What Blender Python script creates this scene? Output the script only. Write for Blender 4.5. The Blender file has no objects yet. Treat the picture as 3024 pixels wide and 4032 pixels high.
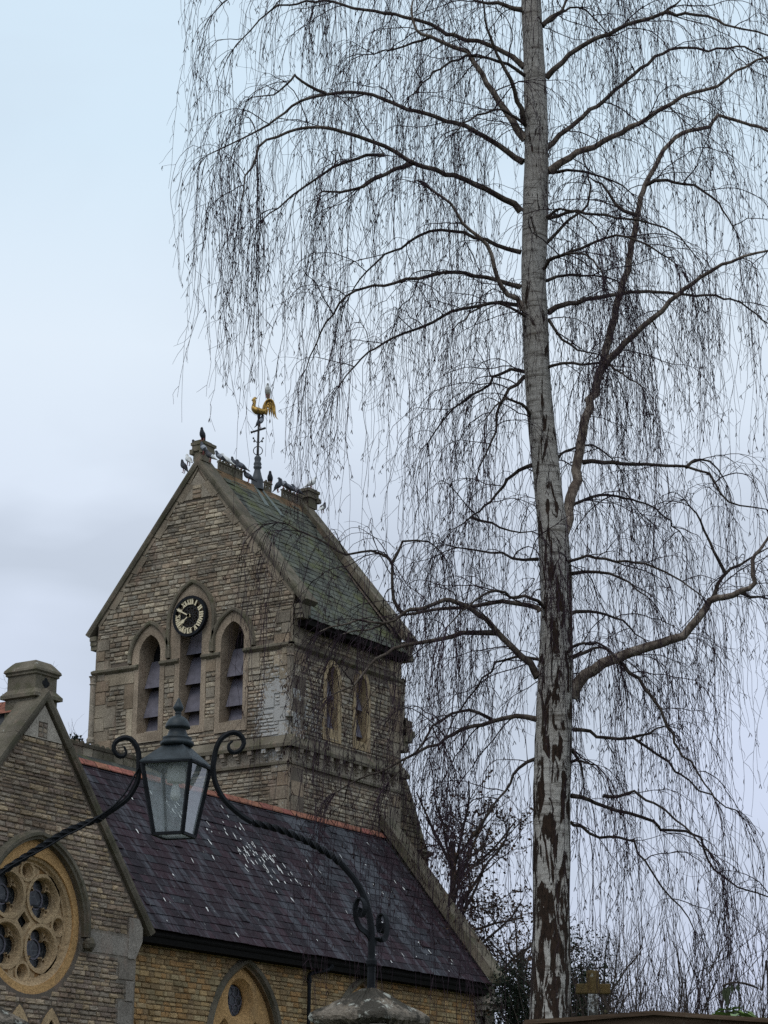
import bpy, math, random
import numpy as np
from mathutils.geometry import tessellate_polygon
from mathutils import Vector, Matrix
random.seed(7); rng = np.random.default_rng(11)
S = bpy.context.scene
COL = S.collection
G = -1.6                     # ground level; the camera's eye is the origin
PI = math.pi

# ------------------------------------------------------------------ camera
F_PX, CX, CY = 8969.0, 1512.0, 2016.0
pit, rol, yaw = map(math.radians, (17.053, 0.475, 33.483))
FH = np.array([math.cos(yaw), math.sin(yaw), 0.0]); RT = np.array([math.sin(yaw), -math.cos(yaw), 0.0]); UP = np.array([0, 0, 1.0])
fwd = math.cos(pit)*FH + math.sin(pit)*UP; up0 = -math.sin(pit)*FH + math.cos(pit)*UP
rgt = math.cos(rol)*RT + math.sin(rol)*up0; upv = -math.sin(rol)*RT + math.cos(rol)*up0
cam = bpy.data.cameras.new('camera'); camo = bpy.data.objects.new('camera', cam); COL.objects.link(camo)
cam.sensor_fit = 'VERTICAL'; cam.sensor_height = 36; cam.sensor_width = 27; cam.lens = 36*F_PX/4032
cam.clip_start = 0.1; cam.clip_end = 5000
camo.matrix_world = Matrix(((rgt[0], upv[0], -fwd[0], 0), (rgt[1], upv[1], -fwd[1], 0), (rgt[2], upv[2], -fwd[2], 0), (0, 0, 0, 1)))
S.camera = camo

def ray(px, py):
    d = (px-CX)/F_PX*rgt - (py-CY)/F_PX*upv + fwd
    return d/np.linalg.norm(d)
def at_dist(px, py, d):       # point seen at photo pixel (3024 wide), d metres ahead over the ground
    r = ray(px, py); return r*(d/(r@FH))
def at_x(px, py, X): r = ray(px, py); return r*(X/r[0])
def at_y(px, py, Y): r = ray(px, py); return r*(Y/r[1])

# ------------------------------------------------------------------ mesh building
class MB:
    def __init__(s): s.v=[]; s.n=0; s.f=[]; s.t=[]; s.m=[]
    def add(s, v, faces, tint=(1,1,1), mat=0):
        v = np.asarray(v, float).reshape(-1,3)
        for f in faces: s.f.append(np.asarray(f, np.int64)+s.n); s.t.append(tint); s.m.append(mat)
        s.v.append(v); s.n += len(v)
    def quads(s, v, q, tint=(1,1,1), mat=0):   # q: (M,k) array
        v = np.asarray(v, float); q = np.asarray(q)+s.n
        s.f.append(('b', q)); s.t.append(tint); s.m.append(mat); s.v.append(v); s.n += len(v)
    def build(s, name, mats, parent=None, smooth=False):
        base = np.zeros(3)
        if parent is not None: base = np.array(parent.get('_b', (0,0,0)))
        V = np.concatenate(s.v)-base
        loops=[]; starts=[]; T=[]; Mi=[]; c=0
        for f,t,m in zip(s.f, s.t, s.m):
            if isinstance(f, tuple):
                q=f[1]; k=q.shape[1]; loops.append(q.ravel()); starts.append(c+np.arange(len(q))*k); c+=q.size
                t=np.asarray(t,float); T.append(np.tile(t,(len(q),1)) if t.ndim==1 else t); Mi.append(np.full(len(q),m))
            else:
                loops.append(f); starts.append(np.array([c])); c+=len(f); T.append(np.array([t],float)); Mi.append(np.array([m]))
        loops=np.concatenate(loops); starts=np.concatenate(starts); T=np.concatenate(T); Mi=np.concatenate(Mi)
        me=bpy.data.meshes.new(name); me.vertices.add(len(V)); me.vertices.foreach_set('co', V.ravel())
        me.loops.add(len(loops)); me.loops.foreach_set('vertex_index', loops.astype(np.int32))
        me.polygons.add(len(starts)); me.polygons.foreach_set('loop_start', starts.astype(np.int32))
        if not isinstance(mats,(list,tuple)): mats=[mats]
        for m in mats: me.materials.append(m)
        me.polygons.foreach_set('material_index', Mi.astype(np.int32))
        me.polygons.foreach_set('use_smooth', np.full(len(starts), smooth, bool))
        a=me.attributes.new('tint','FLOAT_COLOR','FACE'); a.data.foreach_set('color', np.c_[T, np.ones(len(T))].ravel().astype(np.float32))
        me.update(calc_edges=True)
        o=bpy.data.objects.new(name, me); COL.objects.link(o)
        if parent is not None: o.parent=parent; o['_b']=tuple(base)
        return o

def empty(name, loc, label, cat, group=None):
    o=bpy.data.objects.new(name, None); COL.objects.link(o); o.location=loc; o.empty_display_size=.2
    o['label']=label; o['category']=cat; o['_b']=tuple(float(x) for x in loc)
    if group: o['group']=group
    return o
def tag(o, label, cat, group=None, kind=None):
    if label: o['label']=label
    if cat: o['category']=cat
    if group: o['group']=group
    if kind: o['kind']=kind
    return o

class Fr:     # a frame: u along, v up, w out of the face
    def __init__(s, o, u, v, w): s.o,s.u,s.v,s.w=[np.array(x,float) for x in (o,u,v,w)]
    def p(s, U, V, W):
        U,V,W=np.broadcast_arrays(*[np.asarray(x,float) for x in (U,V,W)])
        return s.o+U[...,None]*s.u+V[...,None]*s.v+W[...,None]*s.w
XT, YT, DG, DN = 41.55, 30.03, 26.65, 27.3
FW = Fr((XT,0,0),(0,1,0),(0,0,1),(-1,0,0))        # tower's clock face: u = y
FS = Fr((0,YT,0),(1,0,0),(0,0,1),(0,-1,0))        # tower's side face: u = x
FG = Fr((0,DG,0),(1,0,0),(0,0,1),(0,-1,0))        # gable front
FN = Fr((0,DN,0),(1,0,0),(0,0,1),(0,-1,0))        # nave wall
FE = Fr((46.2,0,0),(0,1,0),(0,0,1),(1,0,0))       # tower's far face

BOXF=[(0,1,2,3),(7,6,5,4),(0,4,5,1),(1,5,6,2),(2,6,7,3),(3,7,4,0)]
def box(mb, fr, u0,u1,v0,v1,w0,w1, tint=(1,1,1), mat=0, top=None):
    """box in a frame; top=(du) insets nothing; six faces"""
    c=[(u0,v0,w1),(u1,v0,w1),(u1,v1,w1 if top is None else top),(u0,v1,w1 if top is None else top),(u0,v0,w0),(u1,v0,w0),(u1,v1,w0),(u0,v1,w0)]
    mb.add(np.array([fr.p(*x) for x in c]), BOXF, tint, mat)
def plate(mb, fr, outline, holes, w0, w1, tint=(1,1,1), mat=0, back=False):
    polys=[outline]+list(holes); flat=[p for q in polys for p in q]
    tri=tessellate_polygon([[Vector((a,b,0)) for a,b in q] for q in polys])
    A=np.array(flat); n=len(A)
    v=np.concatenate([fr.p(A[:,0],A[:,1],w1), fr.p(A[:,0],A[:,1],w0)])
    f=[tuple(t) for t in tri]
    if back: f+=[tuple(x+n for x in t) for t in tri]
    k=0
    for q in polys:
        m=len(q)
        for i in range(m): f.append((k+i,k+(i+1)%m,k+(i+1)%m+n,k+i+n))
        k+=m
    mb.add(v,f,tint,mat)
def strip_between(a, b): return list(a)+list(b)[::-1]
def ring_sweep(mb, fr, path, prof, tint=(1,1,1), mat=0, closed=False):
    """sweep profile [(off, w)] along a 2-D path; off is to the left of travel"""
    P=np.array(path,float); n=len(P)
    d=np.roll(P,-1,0)-np.roll(P,1,0)
    if not closed: d[0]=P[1]-P[0]; d[-1]=P[-1]-P[-2]
    d/=np.linalg.norm(d,axis=1)[:,None]+1e-9; N=np.c_[-d[:,1],d[:,0]]
    k=len(prof); V=[]
    for off,w in prof: V.append(fr.p(P[:,0]+N[:,0]*off, P[:,1]+N[:,1]*off, w))
    V=np.stack(V,1).reshape(-1,3); q=[]
    for i in range(n if closed else n-1):
        j=(i+1)%n
        for a in range(k): b=(a+1)%k; q.append((i*k+a,j*k+a,j*k+b,i*k+b))
    mb.add(V,q,tint,mat)
    if not closed: mb.add(V[:k],[tuple(range(k))],tint,mat); mb.add(V[-k:],[tuple(range(k))],tint,mat)
def arc(c, r, a0, a1, n): return [(c[0]+r*math.cos(a0+(a1-a0)*i/n), c[1]+r*math.sin(a0+(a1-a0)*i/n)) for i in range(n+1)]
def pointed(uc, hw, spring, apex, n=9):
    """right springing -> apex -> left springing"""
    h=apex-spring; R=(hw*hw+h*h)/(2*hw)
    a1=math.atan2(h, R-hw) if R>hw else PI/2
    r=[(uc+hw-R+R*math.cos(a1*i/n), spring+R*math.sin(a1*i/n)) for i in range(n+1)]
    return r+[(2*uc-x,y) for x,y in r[::-1][1:]]
def lancet(uc, hw, sill, spring, apex, n=9): return [(uc-hw,sill),(uc+hw,sill)]+pointed(uc,hw,spring,apex,n)
def circle(c, r, n=28, ry=None): return [(c[0]+r*math.cos(2*PI*i/n), c[1]+(ry or r)*math.sin(2*PI*i/n)) for i in range(n)]

def tube(mb, pts, rad, sides=3, tint=(1,1,1), mat=0, cap=True, twist=0.0, flat=1.0, ref=None):
    P=np.asarray(pts,float); n=len(P)
    rad=np.broadcast_to(np.asarray(rad,float),(n,))
    T=np.empty_like(P); T[1:-1]=P[2:]-P[:-2]; T[0]=P[1]-P[0]; T[-1]=P[-1]-P[-2]
    T/=np.linalg.norm(T,axis=1)[:,None]+1e-12
    if ref is None:
        ref=np.cross(T[0],(0,0,-1.0))
        if np.linalg.norm(ref)<.2: ref=np.array([math.sin(yaw+.3),-math.cos(yaw+.3),0])
    U=ref-(T@ref)[:,None]*T; U/=np.linalg.norm(U,axis=1)[:,None]+1e-12
    W=np.cross(T,U)
    a=np.arange(sides)*2*PI/sides+(PI/4 if sides==4 else 0)
    if twist: A=a[None,:]+np.arange(n)[:,None]*twist
    else: A=np.broadcast_to(a,(n,sides))
    V=P[:,None]+rad[:,None,None]*(np.cos(A)[...,None]*U[:,None]+flat*np.sin(A)[...,None]*W[:,None])
    i=np.arange(n-1)[:,None]*sides; k=np.arange(sides)[None,:]; k2=(k+1)%sides
    q=np.stack([i+k,i+k2,i+sides+k2,i+sides+k],-1).reshape(-1,4)
    mb.quads(V.reshape(-1,3),q,tint,mat)
    if cap and sides>3:
        mb.add(V[0],[tuple(range(sides))],tint,mat); mb.add(V[-1],[tuple(range(sides))],tint,mat)
def lathe(mb, c, prof, sides=20, tint=(1,1,1), mat=0, rot=0.0):
    a=np.arange(sides)*2*PI/sides+rot; V=[]
    for r,z in prof: V.append(np.c_[c[0]+r*np.cos(a), c[1]+r*np.sin(a), np.full(sides,c[2]+z)])
    V=np.concatenate(V); n=len(prof)
    i=np.arange(n-1)[:,None]*sides; k=np.arange(sides)[None,:]; k2=(k+1)%sides
    mb.quads(V,np.stack([i+k,i+k2,i+sides+k2,i+sides+k],-1).reshape(-1,4),tint,mat)
    mb.add(V[:sides],[tuple(range(sides))],tint,mat); mb.add(V[-sides:],[tuple(range(sides))],tint,mat)
def smooth_path(pts, step):
    P=np.asarray(pts,float)
    if len(P)>2:
        Q=np.vstack([2*P[0]-P[1],P,2*P[-1]-P[-2]]); out=[]
        for i in range(1,len(Q)-2):
            p0,p1,p2,p3=Q[i-1:i+3]; m=max(2,int(np.linalg.norm(p2-p1)/step))
            t=np.linspace(0,1,m,endpoint=False)[:,None]
            out.append(.5*((2*p1)+(-p0+p2)*t+(2*p0-5*p1+4*p2-p3)*t**2+(-p0+3*p1-3*p2+p3)*t**3))
        return np.vstack(out+[P[-1:]])
    m=max(2,int(np.linalg.norm(P[1]-P[0])/step)); return P[0]+(P[1]-P[0])*np.linspace(0,1,m+1)[:,None]

# ------------------------------------------------------------------ coursed rubble
def spans(poly, v):
    x=[]; n=len(poly)
    for i in range(n):
        (a,b),(c,d)=poly[i],poly[(i+1)%n]
        if (b<=v)!=(d<=v): x.append(a+(v-b)/(d-b)*(c-a))
    x.sort(); return [(x[i],x[i+1]) for i in range(0,len(x)-1,2)]
def isect(A,B): return [(max(a,c),min(b,d)) for a,b in A for c,d in B if min(b,d)>max(a,c)]
def minus(A,B):
    for c,d in B:
        N=[]
        for a,b in A:
            if d<=a or c>=b: N.append((a,b)); continue
            if c>a: N.append((a,c))
            if d<b: N.append((d,b))
        A=N
    return A
def rubble(mb, fr, outline, excl, v0, v1, pal, hmin=.1, hmax=.2, lmin=.15, lmax=.38, dep=(.018,.045), gap=.011, W=0.0, r=random):
    v=v0
    while v<v1-.04:
        h=r.uniform(hmin,hmax); top=min(v+h,v1)
        vs=(v+.004,(v+top)/2,top-.004)
        A=spans(outline,vs[0])
        for q in vs[1:]: A=isect(A,spans(outline,q))
        for e in excl:
            for q in vs: A=minus(A,spans(e,q))
        for a,b in A:
            u=a
            while u<b-.03:
                L=r.uniform(lmin,lmax)
                if b-(u+L)<lmin*.6: L=b-u
                e=min(u+L,b)
                if r.random()<.10 and top-v>.10 and e-u>.2:
                    m=v+(top-v)*r.uniform(.4,.6); stone(mb,fr,u,e,v,m,pal,dep,gap,W,r); stone(mb,fr,u,e,m,top,pal,dep,gap,W,r)
                else: stone(mb,fr,u,e,v,top,pal,dep,gap,W,r)
                u=e
        v=top
def stone(mb, fr, u0,u1,v0,v1, pal, dep, gap, W, r):
    g=gap*.5; u0+=g*r.uniform(.6,1.5);u1-=g*r.uniform(.6,1.5);v0+=g*r.uniform(.6,1.6);v1-=g*r.uniform(.6,1.6)
    if u1-u0<.02 or v1-v0<.02: return
    dep=(dep[0]*min(1,(v1-v0)/.09),dep[1]*min(1,(v1-v0)/.09))
    d=r.uniform(*dep); nu=4 if u1-u0>.22 else 3; nv=3
    i1=min(.014,(u1-u0)*.25); j1=min(.013,(v1-v0)*.22)
    us=[u0,u0+i1]+[u0+i1+(u1-u0-2*i1)*k/(nu-1) for k in range(1,nu-1)]+[u1-i1,u1]
    vs=[v0,v0+j1]+[v0+j1+(v1-v0-2*j1)*k/(nv-1) for k in range(1,nv-1)]+[v1-j1,v1]
    nu=len(us);nv=len(vs)
    sk=r.uniform(-.006,.006)
    P=np.empty((nv,nu,3))
    for j,y in enumerate(vs):
        for i,x in enumerate(us):
            e=(i in(0,nu-1)) or (j in (0,nv-1))
            jx=r.uniform(-.004,.004); jy=r.uniform(-.005,.005)
            w=0.0 if e else d*r.uniform(.62,1.15)-(.30*d if (j==nv-2) else 0)*r.random()
            P[j,i]=fr.p(x+jx,y+jy+(sk if j==nv-1 else 0),W+w)
    q=[(j*nu+i,j*nu+i+1,(j+1)*nu+i+1,(j+1)*nu+i) for j in range(nv-1) for i in range(nu-1)]
    c=pal[r.randrange(len(pal))]; k=r.uniform(.78,1.2)
    mb.quads(P.reshape(-1,3),np.array(q),tuple(x*k for x in c))
def dressed(mb, fr, u0,u1,v0,v1, w=.03, pal=((1,1,1),), W=0.0, b=.008):
    if W==0.0: box(mb,fr,u0-.05,u1+.05,v0-.07,v1+.07,-.02,.008+random.uniform(0,.004),(.8,.78,.75))
    w*=random.uniform(.8,1.2); g=.003; u0+=g;u1-=g;v0+=g;v1-=g; c=pal[random.randrange(len(pal))]; k=random.uniform(.88,1.1)
    V=[fr.p(*p) for p in ((u0,v0,W),(u1,v0,W),(u1,v1,W),(u0,v1,W),(u0+b,v0+b,W+w),(u1-b,v0+b,W+w),(u1-b,v1-b,W+w),(u0+b,v1-b,W+w))]
    mb.add(np.array(V),[(4,5,6,7),(0,1,5,4),(1,2,6,5),(2,3,7,6),(3,0,4,7)],tuple(x*k for x in c))
def rect(a,b,c,d): return [(a,c),(b,c),(b,d),(a,d)]

# ------------------------------------------------------------------ materials
class NT:
    def __init__(s, name):
        s.m=bpy.data.materials.new(name); s.m.use_nodes=True; s.t=s.m.node_tree; s.t.nodes.clear()
        s.out=s.n('ShaderNodeOutputMaterial')
    def n(s, typ, **kw):
        x=s.t.nodes.new(typ)
        for k,v in kw.items():
            if k in x.inputs.keys(): x.inputs[k].default_value=v
            else: setattr(x,k,v)
        return x
    def l(s,a,b): s.t.links.new(a,b)
    def noise(s, scale, detail=4, rough=.6, stretch=None, coord='Object', dist=0.0):
        tc=s.n('ShaderNodeTexCoord'); src=tc.outputs[coord]
        if stretch:
            mp=s.n('ShaderNodeMapping'); mp.inputs['Scale'].default_value=stretch; s.l(src,mp.inputs['Vector']); src=mp.outputs[0]
        nz=s.n('ShaderNodeTexNoise'); nz.inputs['Scale'].default_value=scale; nz.inputs['Detail'].default_value=detail; nz.inputs['Roughness'].default_value=rough; nz.inputs['Distortion'].default_value=dist
        s.l(src,nz.inputs['Vector']); return nz.outputs['Fac']
    def ramp(s, fac, stops):
        r=s.n('ShaderNodeValToRGB'); e=r.color_ramp.elements
        while len(e)<len(stops): e.new(.5)
        for x,(p,c) in zip(e,stops): x.position=p; x.color=(*c,1) if len(c)==3 else c
        s.l(fac,r.inputs[0]); return r.outputs[0]
    def mix(s, a, b, fac, mode='MIX'):
        x=s.n('ShaderNodeMix',data_type='RGBA',blend_type=mode); x.clamp_result=False
        for sock,val in ((x.inputs['Factor'],fac),(x.inputs[6],a),(x.inputs[7],b)):
            if isinstance(val,(int,float)): sock.default_value=val
            elif isinstance(val,tuple): sock.default_value=(*val,1)
            else: s.l(val,sock)
        return x.outputs[2]
    def attr(s,name='tint'):
        a=s.n('ShaderNodeAttribute'); a.attribute_name=name; return a.outputs['Color']
    def math(s,op,a,b):
        x=s.n('ShaderNodeMath',operation=op)
        for i,v in enumerate((a,b)):
            if isinstance(v,(int,float)): x.inputs[i].default_value=v
            else: s.l(v,x.inputs[i])
        return x.outputs[0]
    def bsdf(s, col, rough=.8, bump=None, bs=.3, bd=.02, metal=0.0, spec=.3, trans=0.0):
        b=s.n('ShaderNodeBsdfPrincipled')
        if isinstance(col,tuple): b.inputs['Base Color'].default_value=(*col,1)
        else: s.l(col,b.inputs['Base Color'])
        if isinstance(rough,(int,float)): b.inputs['Roughness'].default_value=rough
        else: s.l(rough,b.inputs['Roughness'])
        b.inputs['Metallic'].default_value=metal; b.inputs['Specular IOR Level'].default_value=spec
        if bump is not None:
            bp=s.n('ShaderNodeBump'); bp.inputs['Strength'].default_value=bs; bp.inputs['Distance'].default_value=bd
            s.l(bump,bp.inputs['Height']); s.l(bp.outputs[0],b.inputs['Normal'])
        s.l(b.outputs[0],s.out.inputs['Surface']); return s.m

def stone_mat(name, base, stain=(.30,.2,.15), lich=(.48,.48,.42), lich_t=.70, dirt=.55, moss=None, fine=60, patch=None, bs=.8, mt=(.5,.64)):
    t=NT(name); c=t.mix(base,t.attr(),1.0,'MULTIPLY')
    c=t.mix(c,t.ramp(t.noise(fine,5,.7),[(.3,(.55,.53,.51)),(.7,(1.38,1.36,1.32))]),1.0,'MULTIPLY')
    c=t.mix(c,t.ramp(t.noise(1.1,4,.6),[(.35,(dirt,dirt*.97,dirt*.95)),(.65,(1.12,1.1,1.08))]),1.0,'MULTIPLY')
    c=t.mix(c,stain,t.math('MULTIPLY',t.ramp(t.noise(2.6,5,.65,stretch=(1,1,.35)),[(.55,(0,0,0)),(.7,(1,1,1))]),.45))
    if moss: c=t.mix(c,moss,t.ramp(t.noise(3.1,6,.7),[(mt[0],(0,0,0)),(mt[1],(.8,.8,.8))]))
    c=t.mix(c,lich,t.ramp(t.noise(9,6,.72),[(lich_t,(0,0,0)),(lich_t+.05,(.8,.8,.8))]))
    if patch:
        tc=t.n('ShaderNodeTexCoord'); d=t.n('ShaderNodeVectorMath',operation='SUBTRACT'); t.l(tc.outputs['Object'],d.inputs[0]); d.inputs[1].default_value=patch
        e=t.n('ShaderNodeVectorMath',operation='MULTIPLY'); t.l(d.outputs[0],e.inputs[0]); e.inputs[1].default_value=(.4,1.25,.62)
        ln=t.n('ShaderNodeVectorMath',operation='LENGTH'); t.l(e.outputs[0],ln.inputs[0])
        v=t.math('SUBTRACT',t.math('MULTIPLY',t.noise(11,6,.75),1.9),t.math('MULTIPLY',ln.outputs['Value'],.75))
        c=t.mix(c,(.46,.45,.43),t.ramp(v,[(.48,(0,0,0)),(.58,(.85,.85,.85))]))
    return t.bsdf(c,.92,t.noise(45,6,.75),bs,.016,spec=.12)
M={}
M['tower_stone']=stone_mat('tower stone',(.37,.335,.28),lich_t=.61,patch=(3.5,.95,12.45))
M['tower_ashlar']=stone_mat('tower ashlar',(.345,.305,.25),dirt=.6,lich_t=.66,fine=25,patch=(3.5,.95,12.45))
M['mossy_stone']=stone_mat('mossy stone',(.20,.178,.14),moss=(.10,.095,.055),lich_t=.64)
M['gable_stone']=stone_mat('gable stone',(.345,.30,.25),lich_t=.645)
M['gable_ashlar']=stone_mat('gable ashlar',(.33,.30,.265),dirt=.65,lich_t=.66,fine=25)
M['coping']=stone_mat('coping stone',(.17,.152,.12),moss=(.085,.08,.05),lich_t=.66)
M['ochre_stone']=stone_mat('ochre stone',(.40,.295,.17),stain=(.2,.13,.08),lich_t=.76,dirt=.75)
M['ochre_ashlar']=stone_mat('ochre ashlar',(.56,.345,.155),stain=(.3,.2,.11),lich_t=.77,dirt=.8,fine=22)
M['tracery']=stone_mat('tracery stone',(.50,.365,.22),stain=(.26,.2,.14),lich_t=.73,dirt=.75,fine=22)
M['mortar']=stone_mat('mortar',(.155,.13,.107),dirt=.8,lich_t=.8)
M['ochre_mortar']=stone_mat('ochre mortar',(.16,.115,.065),dirt=.8,lich_t=.85)
M['cap_stone']=stone_mat('pier cap stone',(.24,.21,.175),stain=(.30,.19,.05),moss=(.030,.029,.024),lich_t=.575,mt=(.44,.50),dirt=.6)

def slate_mat(name, streak, moss=None, lich=None, moss_t=.55):
    t=NT(name); c=t.mix(t.attr(),t.ramp(t.noise(40,4,.6),[(.3,(.75,.75,.75)),(.7,(1.25,1.25,1.25))]),1.0,'MULTIPLY')
    c=t.mix(c,streak,t.ramp(t.noise(1.9,6,.68,stretch=(2.6,.6,.6)),[(.5,(0,0,0)),(.66,(.8,.8,.8))]))
    if moss: c=t.mix(c,moss,t.ramp(t.noise(1.5,6,.65),[(moss_t,(0,0,0)),(moss_t+.13,(.85,.85,.85))]))
    if lich: c=t.mix(c,lich,t.ramp(t.noise(16,3,.5,stretch=(1.6,.5,.5)),[(.72,(0,0,0)),(.745,(.8,.8,.8))]))
    return t.bsdf(c,t.ramp(t.noise(8,3,.6),[(.3,(.58,.58,.58)),(.7,(.85,.85,.85))]),t.noise(30,4,.6),.3,.006,spec=.14)
M['nave_slate']=slate_mat('nave slate',(.085,.086,.098),lich=(.38,.38,.34))
M['tower_slate']=slate_mat('tower slate',(.12,.125,.10),moss=(.095,.10,.04),moss_t=.50,lich=(.3,.31,.26))
def plain(name,col,rough=.6,bump=30,bs=.2,metal=0.0,var=.25,spec=.35,scale=14):
    t=NT(name); c=t.mix(col,t.ramp(t.noise(scale,5,.65),[(.3,(1-var,)*3),(.7,(1+var,)*3)]),1.0,'MULTIPLY')
    c=t.mix(c,t.attr(),1.0,'MULTIPLY')
    return t.bsdf(c,rough,t.noise(bump,4,.6),bs,.004,metal=metal,spec=spec)
M['terracotta']=plain('terracotta',(.27,.105,.068),.9,40,.3,var=.5)
M['lead']=plain('lead',(.055,.06,.066),.55,12,.2)
M['lead_pale']=plain('weathered lead',(.13,.15,.135),.7,12,.2)
M['louvre']=plain('louvre board',(.135,.125,.15),.7,18,.3,var=.3,scale=5)
M['dark']=plain('void darkness',(.008,.008,.009),.9)  # black that paints the darkness inside hollows
M['black_paint']=plain('black paint',(.010,.011,.013),.6,60,.3,var=.5,spec=.12)
M['lantern_paint']=plain('grey green paint',(.026,.033,.037),.5,50,.25,var=.5,spec=.25)
M['iron_rust']=plain('iron',(.03,.028,.028),.6,60,.3,var=.4)
M['gilt']=plain('gilding',(.42,.255,.065),.45,20,.3,metal=.55,var=.55)
M['clock_gilt']=plain('pale gilding',(.72,.62,.42),.55,20,.2,var=.25)
M['white_paint']=plain('white ceramic',(.72,.70,.66),.5,20,.1,var=.08)
M['soffit']=plain('soffit timber',(.012,.011,.010),.95,spec=.03)  # near black: the shadow beneath the eaves is put into this colour
M['leaded_glass']=None
t=NT('leaded glass')
tc=t.n('ShaderNodeTexCoord'); vo=t.n('ShaderNodeTexVoronoi',feature='DISTANCE_TO_EDGE'); vo.inputs['Scale'].default_value=7; t.l(tc.outputs['Object'],vo.inputs['Vector'])
c=t.ramp(vo.outputs['Distance'],[(.03,(.06,.065,.068)),(.06,(.012,.016,.020))])
M['leaded_glass']=t.bsdf(c,.3,t.noise(9,2,.5),.3,.02,spec=.5)
# birch bark
t=NT('birch bark')
zz=t.n('ShaderNodeSeparateXYZ'); tc=t.n('ShaderNodeTexCoord'); t.l(tc.outputs['Object'],zz.inputs[0])
hgt=t.n('ShaderNodeMapRange'); hgt.inputs['From Min'].default_value=2.5; hgt.inputs['From Max'].default_value=14; hgt.inputs['To Min'].default_value=.080; hgt.inputs['To Max'].default_value=-.095; t.l(zz.outputs['Z'],hgt.inputs['Value'])
ringn=t.noise(1.0,5,.7,stretch=(2.2,2.2,26)); fleck=t.noise(26,4,.65,stretch=(1,1,.5))
white=t.mix(t.ramp(ringn,[(.36,(.16,.14,.12)),(.47,(.43,.40,.365)),(.7,(.56,.525,.48))]),t.ramp(fleck,[(.28,(.5,.48,.46)),(.5,(1.05,1.05,1.05))]),1.0,'MULTIPLY')
warm=t.noise(1.3,3,.5); white=t.mix(white,(.24,.19,.15),t.math('MULTIPLY',t.ramp(warm,[(.5,(0,0,0)),(.75,(1,1,1))]),.5))
fis=t.math('ADD',t.noise(7.5,7,.62,stretch=(1.7,1.7,.36),dist=.9),hgt.outputs[0])
fm=t.ramp(fis,[(.535,(0,0,0)),(.55,(1,1,1))])
dark=t.ramp(t.noise(28,5,.7,stretch=(1.6,1.6,.5)),[(.3,(.012,.009,.007)),(.7,(.060,.036,.025))])
up=t.n('ShaderNodeMapRange'); up.inputs['From Min'].default_value=5.5; up.inputs['From Max'].default_value=11; up.inputs['To Min'].default_value=1.0; up.inputs['To Max'].default_value=.80; t.l(zz.outputs['Z'],up.inputs['Value'])
white=t.mix(white,up.outputs[0],1.0,'MULTIPLY')
col=t.mix(white,dark,fm); hb=t.math('SUBTRACT',t.noise(30,5,.7,stretch=(1.3,1.3,.5)),t.math('MULTIPLY',fm,.9))
M['birch_bark']=t.bsdf(col,.85,hb,.8,.02,spec=.15)
M['limb_bark']=None
t=NT('limb bark'); a=t.attr()
cc=t.mix(t.ramp(t.noise(9,5,.7),[(.35,(.035,.026,.022)),(.5,(.075,.06,.05)),(.68,(.17,.145,.125))]),a,1.0,'MULTIPLY'); M['limb_bark']=t.bsdf(cc,.85,t.noise(40,4,.6),.5,.008,spec=.1)
M['twig']=plain('birch twig',(.032,.020,.026),.75,20,0,var=.35,spec=.1,scale=3)
M['bg_twig']=plain('winter twig',(.050,.038,.032),.85,20,0,var=.3,spec=.1,scale=3)
M['grey_twig']=plain('distant twig',(.085,.078,.075),.85,20,0,var=.3,spec=.1,scale=3)
M['dead_leaf']=plain('withered leaf',(.060,.036,.022),.8,20,0,var=.5,spec=.15,scale=6)
M['yew_leaf']=plain('evergreen leaf',(.012,.018,.010),.75,20,0,var=.6,spec=.15,scale=4)
M['olive_leaf']=plain('olive leaf',(.070,.068,.030),.8,20,0,var=.5,spec=.15,scale=4)
M['laurel_leaf']=plain('glossy leaf',(.11,.17,.05),.45,20,0,var=.6,spec=.4,scale=7)
# cross: ochre lichen on the head, white lichen down the shaft
M['cross_stone']=stone_mat('cross stone',(.17,.125,.06),stain=(.2,.11,.03),lich_t=.66)
M['cross_shaft']=stone_mat('white lichened shaft',(.10,.095,.085),lich=(.62,.62,.60),lich_t=.42)
t=NT('weathered timber')
w=t.noise(3,6,.7,stretch=(1.2,1.2,14)); c=t.ramp(w,[(.3,(.035,.024,.016)),(.5,(.085,.055,.036)),(.72,(.15,.105,.07))])
c=t.mix(c,(.14,.13,.10),t.ramp(t.noise(14,4,.7),[(.6,(0,0,0)),(.7,(.5,.5,.5))])); M['timber']=t.bsdf(c,.85,w,.5,.01,spec=.15)
t=NT('lamp glass'); gl=t.n('ShaderNodeBsdfPrincipled'); gl.inputs['Roughness'].default_value=.08; gl.inputs['Base Color'].default_value=(.02,.02,.02,1); gl.inputs['Specular IOR Level'].default_value=1.0; gl.inputs['IOR'].default_value=1.7
df=t.n('ShaderNodeBsdfDiffuse'); df.inputs['Color'].default_value=(.55,.58,.58,1); tr=t.n('ShaderNodeBsdfTransparent'); tr.inputs['Color'].default_value=(.9,.93,.93,1)
tl=t.n('ShaderNodeBsdfTranslucent'); tl.inputs['Color'].default_value=(.62,.65,.65,1)
dm=t.n('ShaderNodeMixShader'); dm.inputs[0].default_value=.5; t.l(df.outputs[0],dm.inputs[1]); t.l(tl.outputs[0],dm.inputs[2])
m1=t.n('ShaderNodeMixShader'); t.l(t.ramp(t.noise(11,5,.65,dist=.6),[(.3,(.16,.16,.16)),(.75,(.46,.46,.46))]),m1.inputs[0]); t.l(tr.outputs[0],m1.inputs[1]); t.l(dm.outputs[0],m1.inputs[2])
gs=t.n('ShaderNodeBsdfGlossy'); gs.inputs['Roughness'].default_value=.05; lw=t.n('ShaderNodeFresnel'); lw.inputs['IOR'].default_value=1.5
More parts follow.
